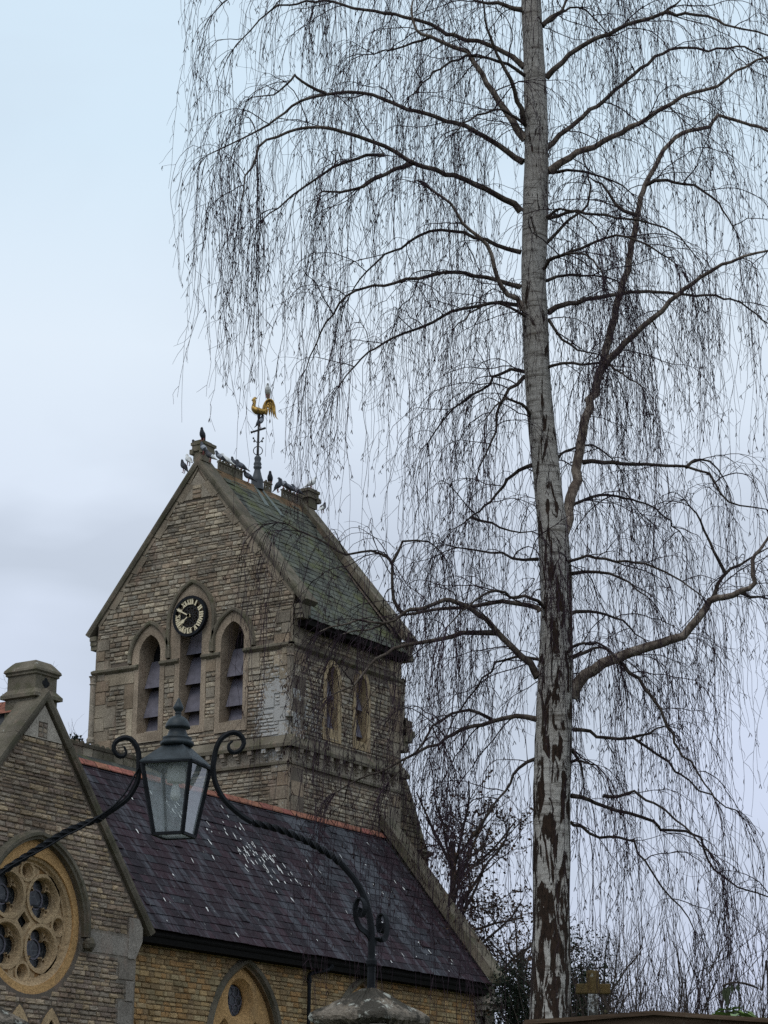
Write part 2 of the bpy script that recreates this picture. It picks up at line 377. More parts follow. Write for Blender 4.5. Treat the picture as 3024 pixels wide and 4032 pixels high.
m2=t.n('ShaderNodeMixShader'); t.l(t.math('MULTIPLY',lw.outputs[0],.22),m2.inputs[0]); t.l(m1.outputs[0],m2.inputs[1]); t.l(gs.outputs[0],m2.inputs[2]); t.l(m2.outputs[0],t.out.inputs['Surface'])
M['lamp_glass']=t.m
t=NT('churchyard grass'); M['grass']=t.bsdf(t.ramp(t.noise(.6,6,.7),[(.3,(.035,.045,.018)),(.7,(.07,.08,.035))]),.95,t.noise(20,5,.7),.6,.03)
t=NT('feather'); M['feather']=t.bsdf(t.mix(t.attr(),t.ramp(t.noise(60,3,.6),[(.3,(.8,.8,.8)),(.7,(1.15,1.15,1.15))]),1.0,'MULTIPLY'),.75,None,spec=.25)

# ------------------------------------------------------------------ ground
mb=MB(); mb.add([(-900,-900,G),(1800,-900,G),(1800,1800,G),(-900,1800,G)],[(0,1,2,3)])
tag(mb.build('ground',M['grass']),'mown churchyard grass around the church',None,kind='structure')

# ------------------------------------------------------------------ church
CH=empty('church',(38,29.5,G),'Victorian stone church with a saddleback clock tower and slate roofs','church')
PT=[(1,.99,.97),(.88,.84,.80),(1.1,1.05,.97),(.78,.70,.63),(.95,.84,.76),(1.25,1.2,1.1),(.74,.73,.72),(1.1,1.08,1.04)]
PG=[(1,.97,.93),(.86,.74,.66),(1.18,1.08,.94),(.80,.72,.70),(1.28,1.14,.92),(.92,.86,.80)]
PO=[(1,1,1),(.82,.78,.74),(1.15,1.08,.95),(1.05,.86,.68),(.9,.95,.95)]
ZC=12.42     # string course
# --- tower west face: openings
wins=[(34.195,.325,13.26),(32.945,.325,13.95),(31.705,.335,13.27)]
holesW=[lancet(u,h+.03,10.80,a-.47,a+.035) for u,h,a in wins]
west=[(30.0,4.5),(35.88,4.5),(35.88,13.70),(32.9,17.32),(29.92,13.70),(30.0,13.45)]
tw=MB()
plate(tw,FW,west,holesW,-.55,0,mat=0)
holesS=[lancet(43.23,.265,10.75,11.98,12.365),lancet(44.47,.265,10.65,11.98,12.365)]
south=[(41.56,4.5),(46.2,4.5),(46.2,13.3),(41.56,13.3)]
plate(tw,FS,south,holesS,-.55,0,mat=0)
east=[(30.04,4.5),(35.88,4.5),(35.88,13.70),(32.9,17.32),(30.0,13.70)]
plate(tw,FE,east,[],-.5,0)
box(tw,Fr((0,35.88,0),(1,0,0),(0,0,1),(0,1,0)),41.56,46.2,4.5,13.3,-.5,0)
# rubble on the clock face
def grow(poly,c,k): return [(c[0]+(x-c[0])*k[0],c[1]+(y-c[1])*k[1]) for x,y in poly]
jam=[]
for (u,h,a) in wins: jam.append([(u-h-.16,10.62),(u+h+.16,10.62)]+pointed(u,h+.34 if True else 0,12.6,a+.36,10))
# jamb polygons: narrow below the string, wide arch above it
jam=[[(u-h-.14,10.62),(u+h+.14,10.62),(u+h+.14,12.42),(u+h+.23,12.6)]+pointed(u,h+.23,12.72,13.56,10)+[(u-h-.23,12.6),(u-h-.14,12.42)] for u,h,a in wins]
jam[1]=[(32.945-.47,10.7),(32.945+.47,10.7),(32.945+.47,12.42),(32.945+.64,12.6)]+pointed(32.945,.64,13.45,14.38,12)+[(32.945-.64,12.6),(32.945-.47,12.42)]
quo=[]; z=4.6; k=0
while z<13.3:
    h=random.uniform(.24,.36); L=.42 if k%2 else .26
    quo.append((35.86-L*random.uniform(.9,1.25),35.86,z,min(z+h,13.3))); quo.append((30.03,30.03+L*random.uniform(.85,1.2),z,min(z+h,13.3))); z+=h; k+=1
blocks=[(33.42,33.72,10.7,10.98),(33.46,33.68,11.42,11.62),(33.42,33.72,12.16,12.42),(32.18,32.48,10.7,11.02),(32.2,32.46,11.5,11.75),(32.18,32.48,12.12,12.42),
        (34.66,35.6,12.12,12.42),(34.66,34.95,11.5,12.12),(34.66,34.86,10.75,11.5),(35.2,35.62,11.1,11.6),(30.9,31.25,12.05,12.42),(30.45,30.75,11.05,11.6),(35.3,35.7,10.4,10.8)]
ap=[(32.35,16.5),(33.45,16.5),(32.9,17.18)]
excl=jam+[rect(a,b,c,d) for a,b,c,d in quo+blocks]+[ap,rect(29.9,35.95,ZC,12.6),rect(29.9,35.95,9.7,10.36)]
r1=random.Random(3)
ts=MB()
wi=[(30.02,4.5),(35.86,4.5),(35.86,13.66),(32.9,17.26),(29.94,13.66),(30.02,13.38)]
rubble(ts,FW,wi,excl,8.2,17.2,PT,.06,.135,.11,.34,r=r1)
rubble(ts,FW,rect(33.48,33.66,0,30),[],16.5,16.8,PT,.09,.11,.2,.3,W=.02,r=r1) if False else None
# rubble on the side face
jamS=[[(x-.38,10.5),(x+.38,10.5)]+pointed(x,.36,11.99,12.48,6) for x in (43.23,44.47)]
quS=[]; z=8.0;k=0
while z<13.0:
    h=random.uniform(.26,.36); L=.5 if k%2 else .32
    quS.append((41.62,41.62+L,z,z+h)); quS.append((46.18-L,46.18,z,z+h)); z+=h;k+=1
exS=jamS+[rect(a,b,c,d) for a,b,c,d in quS]+[rect(41,47,ZC,12.6),rect(41,47,9.7,10.36),rect(42.85,44.85,12.2,12.42)]
ts.build('rubble_walling',M['tower_stone'],(TOW:=tw.build('tower',M['mortar'],CH))); ts=MB()
rubble(ts,FS,rect(41.62,46.18,4.5,13.25),exS,7.5,13.2,PT,.06,.13,.11,.28,r=r1)
ts.build('rubble_walling',M['tower_stone'],TOW)
da=MB()
for a,b,c,d in quo: dressed(da,FW,a,b,c,d,.035,PT)
for a,b,c,d in blocks: dressed(da,FW,a,b,c,d,.035,PT)
for (u,h,a),j in zip(wins,jam):
    ws=MB(); plate(ws,FW,j,[lancet(u,h,10.86,a-.47,a)],-.52,.03,tint=(1.04,.96,.90)); box(ws,FW,u-h,u+h,10.62,10.96,-.30,.05,top=-.28); ws.build('window_surround',M['tower_ashlar'],TOW)
for x,j,s in zip((43.23,44.47),jamS,(10.8,10.7)):
    ws=MB(); plate(ws,FS,j,[lancet(x,.235,s,11.98,12.33)],-.52,.03,tint=(1.2,1.05,.80)); box(ws,FS,x-.235,x+.235,s-.25,s+.2,-.4,.04,top=-.3); ws.build('window_surround',M['tower_ashlar'],TOW)
# raking stones under the coping
for sg in (1,-1):
    a=(32.9,17.33); b=(32.9+sg*3.0,13.68); d_=(-.30 if sg>0 else .30)
    n_=9
    for i in range(n_):
        f0,f1=i/n_,(i+1)/n_-.004; k=random.uniform(.85,1.15); wd=.11+.14*(i%2)
        P_=[(a[0]+(b[0]-a[0])*f,a[1]+(b[1]-a[1])*f) for f in (f0,f1)]
        plate(da,FW,[P_[0],P_[1],(P_[1][0]-sg*wd*.8,P_[1][1]-wd*.30),(P_[0][0]-sg*wd*.8 if i else a[0],P_[0][1]-wd*.30)],[],0,.03+.004*(i%2),tint=(k*.82,k*.79,k*.75))
plate(da,FW,ap,[],0,.03); 
for i in range(3): dressed(da,FW,32.78,33.04,16.5+i*.12,16.6+i*.12,.03,PT,W=.03)
# band behind the corbels
box(da,FW,30.0,35.88,9.74,10.2,0,.04); da.build('dressed_stone',M['tower_ashlar'],TOW)
da=MB()
for a,b,c,d in quS: dressed(da,FS,a,b,c,d,.035,PT)
box(da,FS,41.62,46.2,9.74,10.2,0,.04); da.build('dressed_stone',M['tower_ashlar'],TOW)
# string courses
def string(mb,fr,u0,u1,z0=ZC,h=.17,o=.10):
    V=[(u0,z0,0),(u0,z0+.04,o*.6),(u0,z0+.07,o),(u0,z0+h-.05,o),(u0,z0+h,.0)]
    A=[fr.p(*p) for p in V]+[fr.p(u1,*p[1:]) for p in V]; n=5
    mb.add(np.array(A),[(i,(i+1)%n,(i+1)%n+n,i+n) for i in range(n)]+[tuple(range(n)),tuple(range(n,2*n))])
for a_ in ((FW,34.53,35.98),(FW,33.29,33.86),(FW,32.05,32.60),(FW,29.93,31.36),(FS,41.45,46.3),(FE,29.93,35.98),(FW,29.93,35.98,9.70,.06,.07),(FS,41.48,46.3,9.70,.06,.07)):
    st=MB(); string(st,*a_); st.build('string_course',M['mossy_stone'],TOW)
# hood moulds
for i,(u,h,s,a,w) in enumerate(((34.195,.55,12.70,13.50,.11),(32.945,.63,13.44,14.36,.11),(31.705,.56,12.70,13.51,.11))):
    hm=MB()
    p=pointed(u,h,s,a,12)
    p=[(u+h,12.6)]+p+[(u-h,12.6)]
    ring_sweep(hm,FW,p,[(0,.02),(0,.075),(-.03,.10),(-.09,.10),(-w,.02)])
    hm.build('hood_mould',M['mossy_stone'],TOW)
# corbel table: weathering, then corbels one mesh each
ct=MB()
for fr,a,b in ((FW,29.82,36.0),(FS,41.35,46.35)):
    V=[(10.08,0),(10.08,.20),(10.16,.21),(10.38,.03)]; n=4
    A=[fr.p(a,z,w) for z,w in V]+[fr.p(b,z,w) for z,w in V]
    ct.add(np.array(A),[(i,(i+1)%n,(i+1)%n+n,i+n) for i in range(n)]+[(0,1,2,3),(4,5,6,7)])
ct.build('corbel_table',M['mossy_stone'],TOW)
for fr,a,b in ((FW,30.1,35.9),(FS,41.7,46.2)):
    u=a+.12
    while u<b:
        c=MB(); box(c,fr,u-.06,u+.06,9.98,10.08,.03,.18); box(c,fr,u-.055,u+.055,9.90,9.98,.03,.13); box(c,fr,u-.045,u+.045,9.84,9.90,.03,.075)
        c.build('corbel',M['tower_ashlar'],TOW); u+=.40
# corner shaft
for (cx_,cy_) in ((41.50,30.0),(46.22,30.0),(41.50,35.92)):
    cs=MB(); lathe(cs,(cx_,cy_,0),[(.10,10.78),(.11,10.86),(.075,10.92),(.075,12.2),(.10,12.22),(.075,12.26),(.09,12.38),(.12,12.42)],12)
    cs.build('corner_shaft',M['tower_ashlar'],TOW)
# louvre windows: black slab painted as the chamber's darkness, three leaning boards each
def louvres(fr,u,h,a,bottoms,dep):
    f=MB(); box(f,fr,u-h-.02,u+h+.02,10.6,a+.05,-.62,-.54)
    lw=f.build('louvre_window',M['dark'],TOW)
    for zb in bottoms:
        b=MB(); H=.92
        V=[(u-h+.01,zb,dep),(u+h-.01,zb,dep),(u+h-.01,zb+H*.75,dep-.24),(u-h+.01,zb+H*.75,dep-.24)]
        A=[fr.p(*p) for p in V]+[fr.p(p[0],p[1]+.025,p[2]-.01) for p in V]
        b.add(np.array(A),BOXF); b.build('louvre_board',M['louvre'],TOW)
    return lw
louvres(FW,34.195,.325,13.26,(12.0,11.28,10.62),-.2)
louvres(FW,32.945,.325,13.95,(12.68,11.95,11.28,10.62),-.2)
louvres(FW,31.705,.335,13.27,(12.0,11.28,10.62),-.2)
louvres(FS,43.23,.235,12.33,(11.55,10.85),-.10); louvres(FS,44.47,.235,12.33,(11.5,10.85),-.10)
# tower roof
def slates(mb, o, ud, vd, nd, L, H, ex, wd, pal, r, uclip=None, cor=None):
    o,ud,vd,nd=[np.array(x,float) for x in (o,ud,vd,nd)]; rows=int(H/ex)+1
    for j in range(rows):
        v0=j*ex; v1=min(v0+ex*1.55,H); u=-(wd*.5 if j%2 else 0)-r.random()*.03
        lo,hi=(0,L) if uclip is None else uclip((v0+ex*.5))
        while u<hi:
            w=wd*r.uniform(.82,1.18); a=max(u,lo); b=min(u+w-.006,hi)
            if b-a>.03:
                t0=.016+r.uniform(-.004,.007)+(.014 if r.random()<.05 else 0); jj=r.uniform(-.008,.008)-(r.uniform(.02,.05) if r.random()<.025 else 0)
                c=pal[r.randrange(len(pal))] if cor is None else cor(a,v0,r)
                k=r.uniform(.8,1.2)
                P=[o+ud*a+vd*(v0+jj)+nd*t0,o+ud*b+vd*(v0+jj)+nd*t0,o+ud*b+vd*v1+nd*.002,o+ud*a+vd*v1+nd*.002,
                   o+ud*a+vd*(v0+jj)+nd*(t0-.012),o+ud*b+vd*(v0+jj)+nd*(t0-.012)]
                mb.add(np.array(P),[(0,1,2,3),(4,5,1,0),(0,3,4),(1,5,2)],tuple(x*k for x in c))
            u+=w
RZ,RY=17.42,32.9
sl=np.array([0,RY-29.66,RZ-13.12]); SLn=np.linalg.norm(sl); vd=sl/SLn; nd=np.array([0,-vd[2],vd[1]])
tr_=MB()
tr_.add([(41.75,29.66,13.12),(46.0,29.66,13.12),(46.0,RY,RZ),(41.75,RY,RZ),(46.0,36.14,13.12),(41.75,36.14,13.12)],[(0,1,2,3),(3,2,4,5)],(.06,.065,.06))
PTS=[(.062,.064,.050),(.085,.090,.068),(.045,.045,.038),(.075,.072,.052),(.095,.10,.078)]
slates(tr_,(41.78,29.64,13.10),(1,0,0),vd,nd,4.2,SLn-.05,.19,.27,PTS,random.Random(5))
TR=tr_.build('tower_roof',M['tower_slate'],CH)
e=MB(); box(e,FS,41.75,46.0,12.96,13.10,.0,.36); e.build('eaves_board',M['soffit'],TR)
# copings on both gables
def coping(fr, apex, foot, w0, w1, th, mats, parent, name='coping', foot2=None):
    """raking slabs of a gable: apex and foot are (u,v) on the slab's underside"""
    c=MB()
    for ft in ([foot,foot2] if foot2 else [foot,(2*apex[0]-foot[0],foot[1])]):
        a=np.array(apex,float); b=np.array(ft,float); d=b-a; L=np.linalg.norm(d); d/=L; nrm=np.array([-d[1],d[0]]); 
        if nrm[1]<0: nrm=-nrm
        k=max(3,int(L/.85)); 
        for i in range(k):
            s=a+d*(L*i/k+.004); t_=a+d*(L*(i+1)/k-.004)
            if i==0: s=a-d*0
            q=[]
            for P in (s,t_):
                up_=nrm*th
                if i==0 and P is s: up_=np.array([0,th/abs(nrm[1])])
                for off,w in ((np.zeros(2),w0),(np.zeros(2),w1-.03),(up_*.45,w1),(up_*.8,w1),(up_,w1-.05),(up_,w0)):
                    q.append(fr.p(P[0]+off[0],P[1]+off[1],w))
            kk=random.uniform(.85,1.15)
            c.add(np.array(q),[(m,(m+1)%6,(m+1)%6+6,m+6) for m in range(6)]+[tuple(range(6)),tuple(range(6,12))],(kk,kk,kk))
    return c.build(name,mats,parent)
coping(FW,(32.9,17.34),(36.12,13.42),-.42,.10,.15,M['coping'],TOW,foot2=(29.68,13.42))
coping(FE,(32.9,17.34),(36.12,13.42),-.42,.10,.15,M['coping'],TOW,foot2=(29.68,13.42))
# kneeler blocks at the feet
for fr in (FW,FE):
    for u in (29.80,35.98): 
        kb=MB()
        for i in range(3): box(kb,fr,u-.10+.0*i,u+.10,13.10+.11*i,13.21+.11*i,-.3,.02+.03*i)
        kb.build('kneeler',M['mossy_stone'],TOW)
kb=MB()
box(kb,FE,29.85,30.25,11.0,11.35,0,.30); box(kb,FE,29.9,30.2,10.75,11.0,0,.18); box(kb,FE,29.9,30.2,11.35,11.6,0,.16); kb.build('carved_corbel',M['mossy_stone'],TOW)
kb=MB(); box(kb,FE,29.85,30.3,13.05,13.2,0,.32); kb.build('carved_corbel',M['mossy_stone'],TOW); kb=MB()
for x0,wd in ((11.15,.42),(11.38,.30)): box(kb,FE,29.86,30.1,x0,x0+.16,0,wd)
kb.build('carved_corbel',M['mossy_stone'],TOW)
# finials on the two gable apexes
for X in (41.50,46.35):
    f=MB(); fr=Fr((X,32.9,0),(0,1,0),(0,0,1),(-1 if X<44 else 1,0,0))
    box(f,fr,-.14,.14,17.45,17.72,-.34,.02); box(f,fr,-.19,.19,17.70,17.76,-.42,.06)
    box(f,fr,-.17,.17,17.76,17.86,-.42,.04); box(f,fr,-.20,.20,17.86,17.93,-.46,.06); box(f,fr,-.13,.13,17.93,17.98,-.36,.03)
    for du in (-.15,.15): box(f,fr,du-.05,du+.05,17.62,17.74,-.05,.10)
    f.build('finial',M['mossy_stone'],TOW)
# pierced ridge cresting
def crest_tile(x0,x1,z0,h):
    c=MB(); fr=Fr((0,32.9,0),(1,0,0),(0,0,1),(0,-1,0)); n=max(1,round((x1-x0)/.13)); p=(x1-x0)/n
    hs=[lancet(x0+p*(i+.5),p*.20,z0+h*.38,z0+h*.62,z0+h*.8,3) for i in range(n)]
    plate(c,fr,rect(x0,x1,z0,z0+h),hs,-.02,.02,back=True); box(c,fr,x0-.0,x1,z0+h,z0+h+.035,-.045,.045)
    for i in range(n): lathe(c,(x0+p*(i+.5),32.9,z0+h+.035),[(.03,0),(.04,.025),(.02,.05)],6)
    return c.build('crest_tile',M['coping'],TR)
rt=MB(); 
for i in range(11):
    x0=41.75+i*.39; x1=min(x0+.385,46.0); k=random.uniform(.8,1.15)
    rt.add([(x0,32.70,17.18),(x1,32.70,17.18),(x1,32.9,17.46),(x0,32.9,17.46),(x1,33.1,17.18),(x0,33.1,17.18),(x0,32.70,17.15),(x1,32.70,17.15)],[(0,1,2,3),(3,2,4,5),(6,7,1,0)],(k*1.35,k*1.0,k*.75))
rt.build('ridge_tile',M['coping'],TR)
for a,b in ((42.30,42.78),(42.79,43.29),(44.22,44.52),(44.98,45.42),(45.43,45.86)): crest_tile(a,b,17.44,.20)
# lead saddle below the weathervane, on the near slope
ls=MB(); q0=np.array([43.9,RY-.02,RZ-.03]); dn=-vd
for dx,L_ in ((-.10,.75),(.16,.95)):
    A=[q0+np.array([dx-.06,0,0]),q0+np.array([dx+.06,0,0]),q0+np.array([dx*1.9+.09,0,0])+dn*L_,q0+np.array([dx*1.9-.09,0,0])+dn*L_]
    A=[p+nd*.035 for p in A]+[p+nd*.02 for p in A]; ls.add(np.array(A),BOXF)
ls.build('lead_flashing',M['lead_pale'],TR)
# buttress with a long stone weathering, seen past the nave's far gable
bt=MB(); FB=Fr((0,30.1,0),(1,0,0),(0,0,1),(0,-1,0))
plate(bt,FB,[(46.2,G),(47.62,G),(47.62,8.45),(46.9,9.72),(46.2,10.75)],[],-1.0,0)
BT=bt.build('buttress',M['mossy_stone'],CH)
b2=MB(); string(b2,FB,46.5,47.72,8.38,.14,.10); rubble(b2,FB,[(46.2,6),(47.6,6),(47.6,8.4),(46.9,9.68),(46.2,10.7)],[],6.0,10.6,PT,.12,.2,.2,.45,r=r1)
b2.build('walling',M['mossy_stone'],BT)

# --- clock
YC,ZK,RK=32.93,13.53,.50
ck=MB(); plate(ck,FW,circle((YC,ZK),RK,40),[circle((YC,ZK),RK-.07,40)],.06,.16)
plate(ck,FW,circle((YC,ZK),.285,32),[circle((YC,ZK),.265,32)],.10,.125)
CK=ck.build('clock',M['black_paint'],CH); CK['label']='skeleton clock dial with gilt Roman numerals under the pointed arch'
tr2=MB()
for i in range(12):
    a=2*PI*i/12; ring_sweep(tr2,FW,circle((YC+.15*math.sin(a),ZK+.15*math.cos(a)),.10,14),[(-.006,.10),(.006,.10),(.006,.115),(-.006,.115)],closed=True)
    p0=(YC+.26*math.sin(a),ZK+.26*math.cos(a)); p1=(YC+.44*math.sin(a+.13),ZK+.44*math.cos(a+.13))
tr2.build('dial_tracery',M['iron_rust'],CK)
GL={'I':[((0,0),(0,1),.036)],'V':[((-.5,1),(0,0),.034),((.5,1),(0,0),.016)],'X':[((-.5,1),(.5,0),.034),((.5,1),(-.5,0),.016)]}
WID={'I':.055,'V':.095,'X':.095}
for hr,s in enumerate(['XII','I','II','III','IIII','V','VI','VII','VIII','IX','X','XI']):
    nm=MB(); a=2*PI*hr/12; tot=sum(WID[c] for c in s); x=-tot/2
    R0,R1=.285,.425
    def P(xx,yy):   # xx to the reader's right when upright, yy outward
        rr=R0+(R1-R0)*yy; return (YC-(rr*math.sin(a)+xx*math.cos(a)), ZK+(rr*math.cos(a)-xx*math.sin(a)))
    for c in s:
        w=WID[c]
        for (p,q,th) in GL[c]:
            x0=x+w/2+p[0]*w*.72; x1=x+w/2+q[0]*w*.72; hh=th/2
            plate(nm,FW,[P(x0-hh,p[1]),P(x0+hh,p[1]),P(x1+hh,q[1]),P(x1-hh,q[1])],[],.115,.14)
        x+=w
    for yy in (0,.93): plate(nm,FW,[P(-tot/2,yy),P(tot/2,yy),P(tot/2,yy+.07),P(-tot/2,yy+.07)],[],.112,.138)
    nm.build('numeral',M['clock_gilt'],CK)
def hand(name,ang,L,wd,tail):
    h=MB(); f=lambda xx,yy:(YC-(yy*math.sin(ang)+xx*math.cos(ang)),ZK+(yy*math.cos(ang)-xx*math.sin(ang)))
    plate(h,FW,[f(-.012,-tail),f(.012,-tail),f(.014,L*.5),f(wd,L*.72),f(0,L),f(-wd,L*.72),f(-.014,L*.5)],[],.17,.185)
    plate(h,FW,[f(.045*math.cos(q),.045*math.sin(q)) for q in np.linspace(0,2*PI,13)[:-1]],[],.17,.20)
    h.build(name,M['clock_gilt'],CK)
hand('minute_hand',math.radians(-60),.44,.032,.06); hand('hour_hand',math.radians(235),.30,.05,.05)

# --- cross gable with the rose window
XA=29.5; GZ=8.42
gout=[(26.75,G),(32.25,G),(32.25,4.32),(32.43,4.62),(32.43,4.96),(XA,8.51),(26.57,4.96),(26.57,4.62),(26.75,4.32)]
RC=(29.5,4.66)
rose=[(RC[0]+1.24*math.cos(a),RC[1]+1.20*math.sin(a)) for a in np.linspace(PI,2*PI,22)]+pointed(RC[0],1.24,RC[1],RC[1]+1.42,12)[1:-1]
lan=[lancet(x,.34,.8,2.55,3.27) for x in (28.46,29.27,30.08)]
gb=MB(); lan_in=[lancet(x,.22,.8,2.5,3.08) for x in (28.46,29.27,30.08)]
plate(gb,FG,gout,[rose]+lan_in,-.42,0)
GB=gb.build('gable',M['mortar'],CH)
gq=[]; z=0;k=0
while z<4.2:
    h=random.uniform(.28,.45); L=.42 if k%2 else .24
    gq.append((32.24-L*random.uniform(.9,1.15),32.24,z,min(z+h,4.3))); z+=h;k+=1
gq+=[(30.78,32.05,4.31,4.67)]
rim=[(RC[0]+1.30*math.cos(a),RC[1]+1.24*math.sin(a)) for a in np.linspace(PI,2*PI,22)]+pointed(RC[0],1.40,RC[1],RC[1]+1.56,12)
apx=[(29.0,7.84),(30.0,7.84),(XA,8.44)]
r2=random.Random(9); gs=MB()
rubble(gs,FG,[(26.77,0),(32.23,0),(32.23,4.35),(32.4,4.65),(32.4,4.94),(XA,8.45),(26.6,4.94)],[rim,apx,rect(32.02,32.5,4.28,5.03)]+[rect(a,b,c,d) for a,b,c,d in gq]+[lancet(x,.36,.8,2.55,3.31) for x in (28.46,29.27,30.08)],1.8,8.48,PG,.058,.108,.11,.30,r=r2)
gs.build('rubble_walling',M['gable_stone'],GB)
gd=MB()
for a,b,c,d in gq: dressed(gd,FG,a,b,c,d,.03,((1,1,1),(.92,.9,.88),(1.05,1.03,1)))
plate(gd,FG,[(32.04,4.29),(32.25,4.29),(32.43,4.62),(32.43,4.86),(32.3,5.02),(32.04,5.02)],[],0,.034)
plate(gd,FG,apx,[rect(29.36,29.6,7.86,8.14)],0,.03,tint=(1.3,1.3,1.28))
for i in range(3): dressed(gd,FG,29.37,29.48+random.uniform(-.02,.02),7.87+i*.09,7.95+i*.09,.03,PG); dressed(gd,FG,29.5,29.59,7.87+i*.09,7.95+i*.09,.03,PG)
gd.build('dressed_stone',M['gable_ashlar'],GB)
lw_=MB()
for x in (28.46,29.27,30.08): plate(lw_,FG,lancet(x,.34,.8,2.55,3.27),[lancet(x,.22,.8,2.5,3.08)],-.02,.03)
lw_.build('lancet_surround',M['tracery'],GB)
for x in (28.46,29.27,30.08):
    g=MB(); box(g,FG,x-.24,x+.24,.8,3.1,-.36,-.33); g.build('lancet_glass',M['leaded_glass'],GB)
    g=MB(); ring_sweep(g,FG,pointed(x,.20,2.5,3.05,7),[(-.02,-.2),(.04,-.2),(.04,-.12),(-.02,-.12)]); g.build('lancet_frame',M['tracery'],GB)
# hood over the rose
h_=MB(); p=[(RC[0]+1.25,RC[1]-.12)]+pointed(RC[0],1.25,RC[1],RC[1]+1.43,14)+[(RC[0]-1.25,RC[1]-.12)]
ring_sweep(h_,FG,p,[(0,0),(.0,.09),(-.04,.10),(-.06,.14),(-.12,.14),(-.17,0)]); h_.build('hood_mould',M['coping'],GB)
for sx in (-1,1):
    b=MB(); c0=FG.p(RC[0]+sx*1.37,RC[1]-.20,.08); 
    for k in range(5):
        a=k*2*PI/5; lathe(b,tuple(c0+np.array([.07*math.cos(a),-.05,.07*math.sin(a)])+np.array([0,0,-.05])),[(.01,-.05),(.055,-.02),(.06,.03),(.02,.07)],7)
    lathe(b,tuple(c0+np.array([0,-.03,-.05])),[(.02,-.1),(.10,-.05),(.12,.02),(.08,.10)],8); b.build('carved_stop',M['mossy_stone'],GB)
# rose: stepped frame, plate tracery, glass
rw=MB()
def circ(r,n=40): return [(RC[0]+r*math.cos(a),RC[1]+.04+r*math.sin(a)) for a in np.linspace(0,2*PI,n,endpoint=False)]
plate(rw,FG,[(x,y) for x,y in rose],[circ(1.10)],-.12,-.03)
ROSE=rw.build('rose_window',M['ochre_ashlar'],CH)
rr=MB(); ring_sweep(rr,FG,circ(1.10),[(0,-.14),(-.03,-.05),(.05,-.10),(.09,-.20),(0,-.24)],closed=True)
C0=(RC[0],RC[1]+.04)
big=[(C0[0]+sx*.44,C0[1]+sz*.425) for sx in (-1,1) for sz in (-1,1)]
small=[(C0[0]+.86*math.cos(a),C0[1]+.86*math.sin(a)) for a in (0,PI/2,PI,3*PI/2)]
def quatre(c,R,n=9):
    o=[]; d=R*.52; rl=R*.46
    for k in range(4):
        a=k*PI/2; o+=[(c[0]+d*math.cos(a)+rl*math.cos(a+t),c[1]+d*math.sin(a)+rl*math.sin(a+t)) for t in np.linspace(-PI*.62,PI*.62,n)]
    return o
dia=[(C0[0],C0[1]-.17),(C0[0]+.16,C0[1]),(C0[0],C0[1]+.17),(C0[0]-.16,C0[1])]
spand=[]
for c in small:
    aa=math.atan2(c[1]-C0[1],c[0]-C0[0])
    for s in (-1,1):
        b=aa+s*.34; b2=aa+s*.58; b3=aa+s*.36
        spand.append([(C0[0]+.99*math.cos(b),C0[1]+.99*math.sin(b)),(C0[0]+.99*math.cos(b2),C0[1]+.99*math.sin(b2)),(C0[0]+.90*math.cos(b3+s*.03),C0[1]+.90*math.sin(b3+s*.03))])
plate(rr,FG,circ(1.09),[circle(c,.40,30) for c in big]+[circle(c,.165,18) for c in small]+[dia],-.30,-.20)
for c in big:
    ring_sweep(rr,FG,circle(c,.40,32),[(-.03,-.20),(-.03,-.165),(.03,-.165),(.05,-.20),(.075,-.28)],closed=True)
    plate(rr,FG,circle(c,.41,32),[quatre(c,.36)]+[circle((c[0]+.285*math.cos(q),c[1]+.285*math.sin(q)),.032,8) for q in (PI/4,3*PI/4,5*PI/4,7*PI/4)],-.36,-.28)
for c in small:
    ring_sweep(rr,FG,circle(c,.165,20),[(-.025,-.20),(-.025,-.17),(.025,-.17),(.06,-.27)],closed=True)
    plate(rr,FG,circle(c,.17,18),[circle(c,.095,14)],-.36,-.27)
ring_sweep(rr,FG,circ(1.02),[(-.03,-.2),(-.03,-.165),(.03,-.165),(.03,-.2)],closed=True)
rr.build('tracery',M['tracery'],ROSE)
for q in spand:
    sp=MB(); plate(sp,FG,q,[],-.21,-.197,tint=(.5,.46,.42)); sp.build('shaded_spandrel',M['ochre_ashlar'],ROSE)  # dark tint paints the shade of a pierced recess onto flat stone
g=MB(); plate(g,FG,circ(1.08),[],-.42,-.37); g.build('glass',M['leaded_glass'],ROSE)
rl=MB()
for c in big: ring_sweep(rl,FG,circle(c,.17,20),[(-.014,-.37),(-.014,-.35),(.014,-.35),(.014,-.37)],closed=True)
rl.build('leading',M['louvre'],ROSE)
# gable coping, roof behind, ridge block
coping(FG,(XA,8.52),(32.62,4.74),-.45,.10,.15,M['coping'],GB)
gr=MB(); gr.add([(XA,26.7,8.45),(XA,33,8.45),(32.5,33,4.86),(32.5,26.7,4.86),(26.5,33,4.86),(26.5,26.7,4.86)],[(0,1,2,3),(0,1,4,5)],(.05,.05,.05))
gr.build('gable_roof',M['nave_slate'],CH)
rg=MB()
for i in range(12):
    y0=27.2+i*.42; k=random.uniform(.8,1.2); rg.add([(XA-.2,y0,8.36),(XA-.2,y0+.41,8.36),(XA,y0+.41,8.62),(XA,y0,8.62),(XA+.2,y0+.41,8.36),(XA+.2,y0,8.36)],[(0,1,2,3),(3,2,4,5)],(k,k,k))
rg.build('ridge_tile',M['terracotta'],GB)
bk=MB(); FK=Fr((29.64,0,0),(0,1,0),(0,0,1),(1,0,0)); c_=(29.64,27.05)
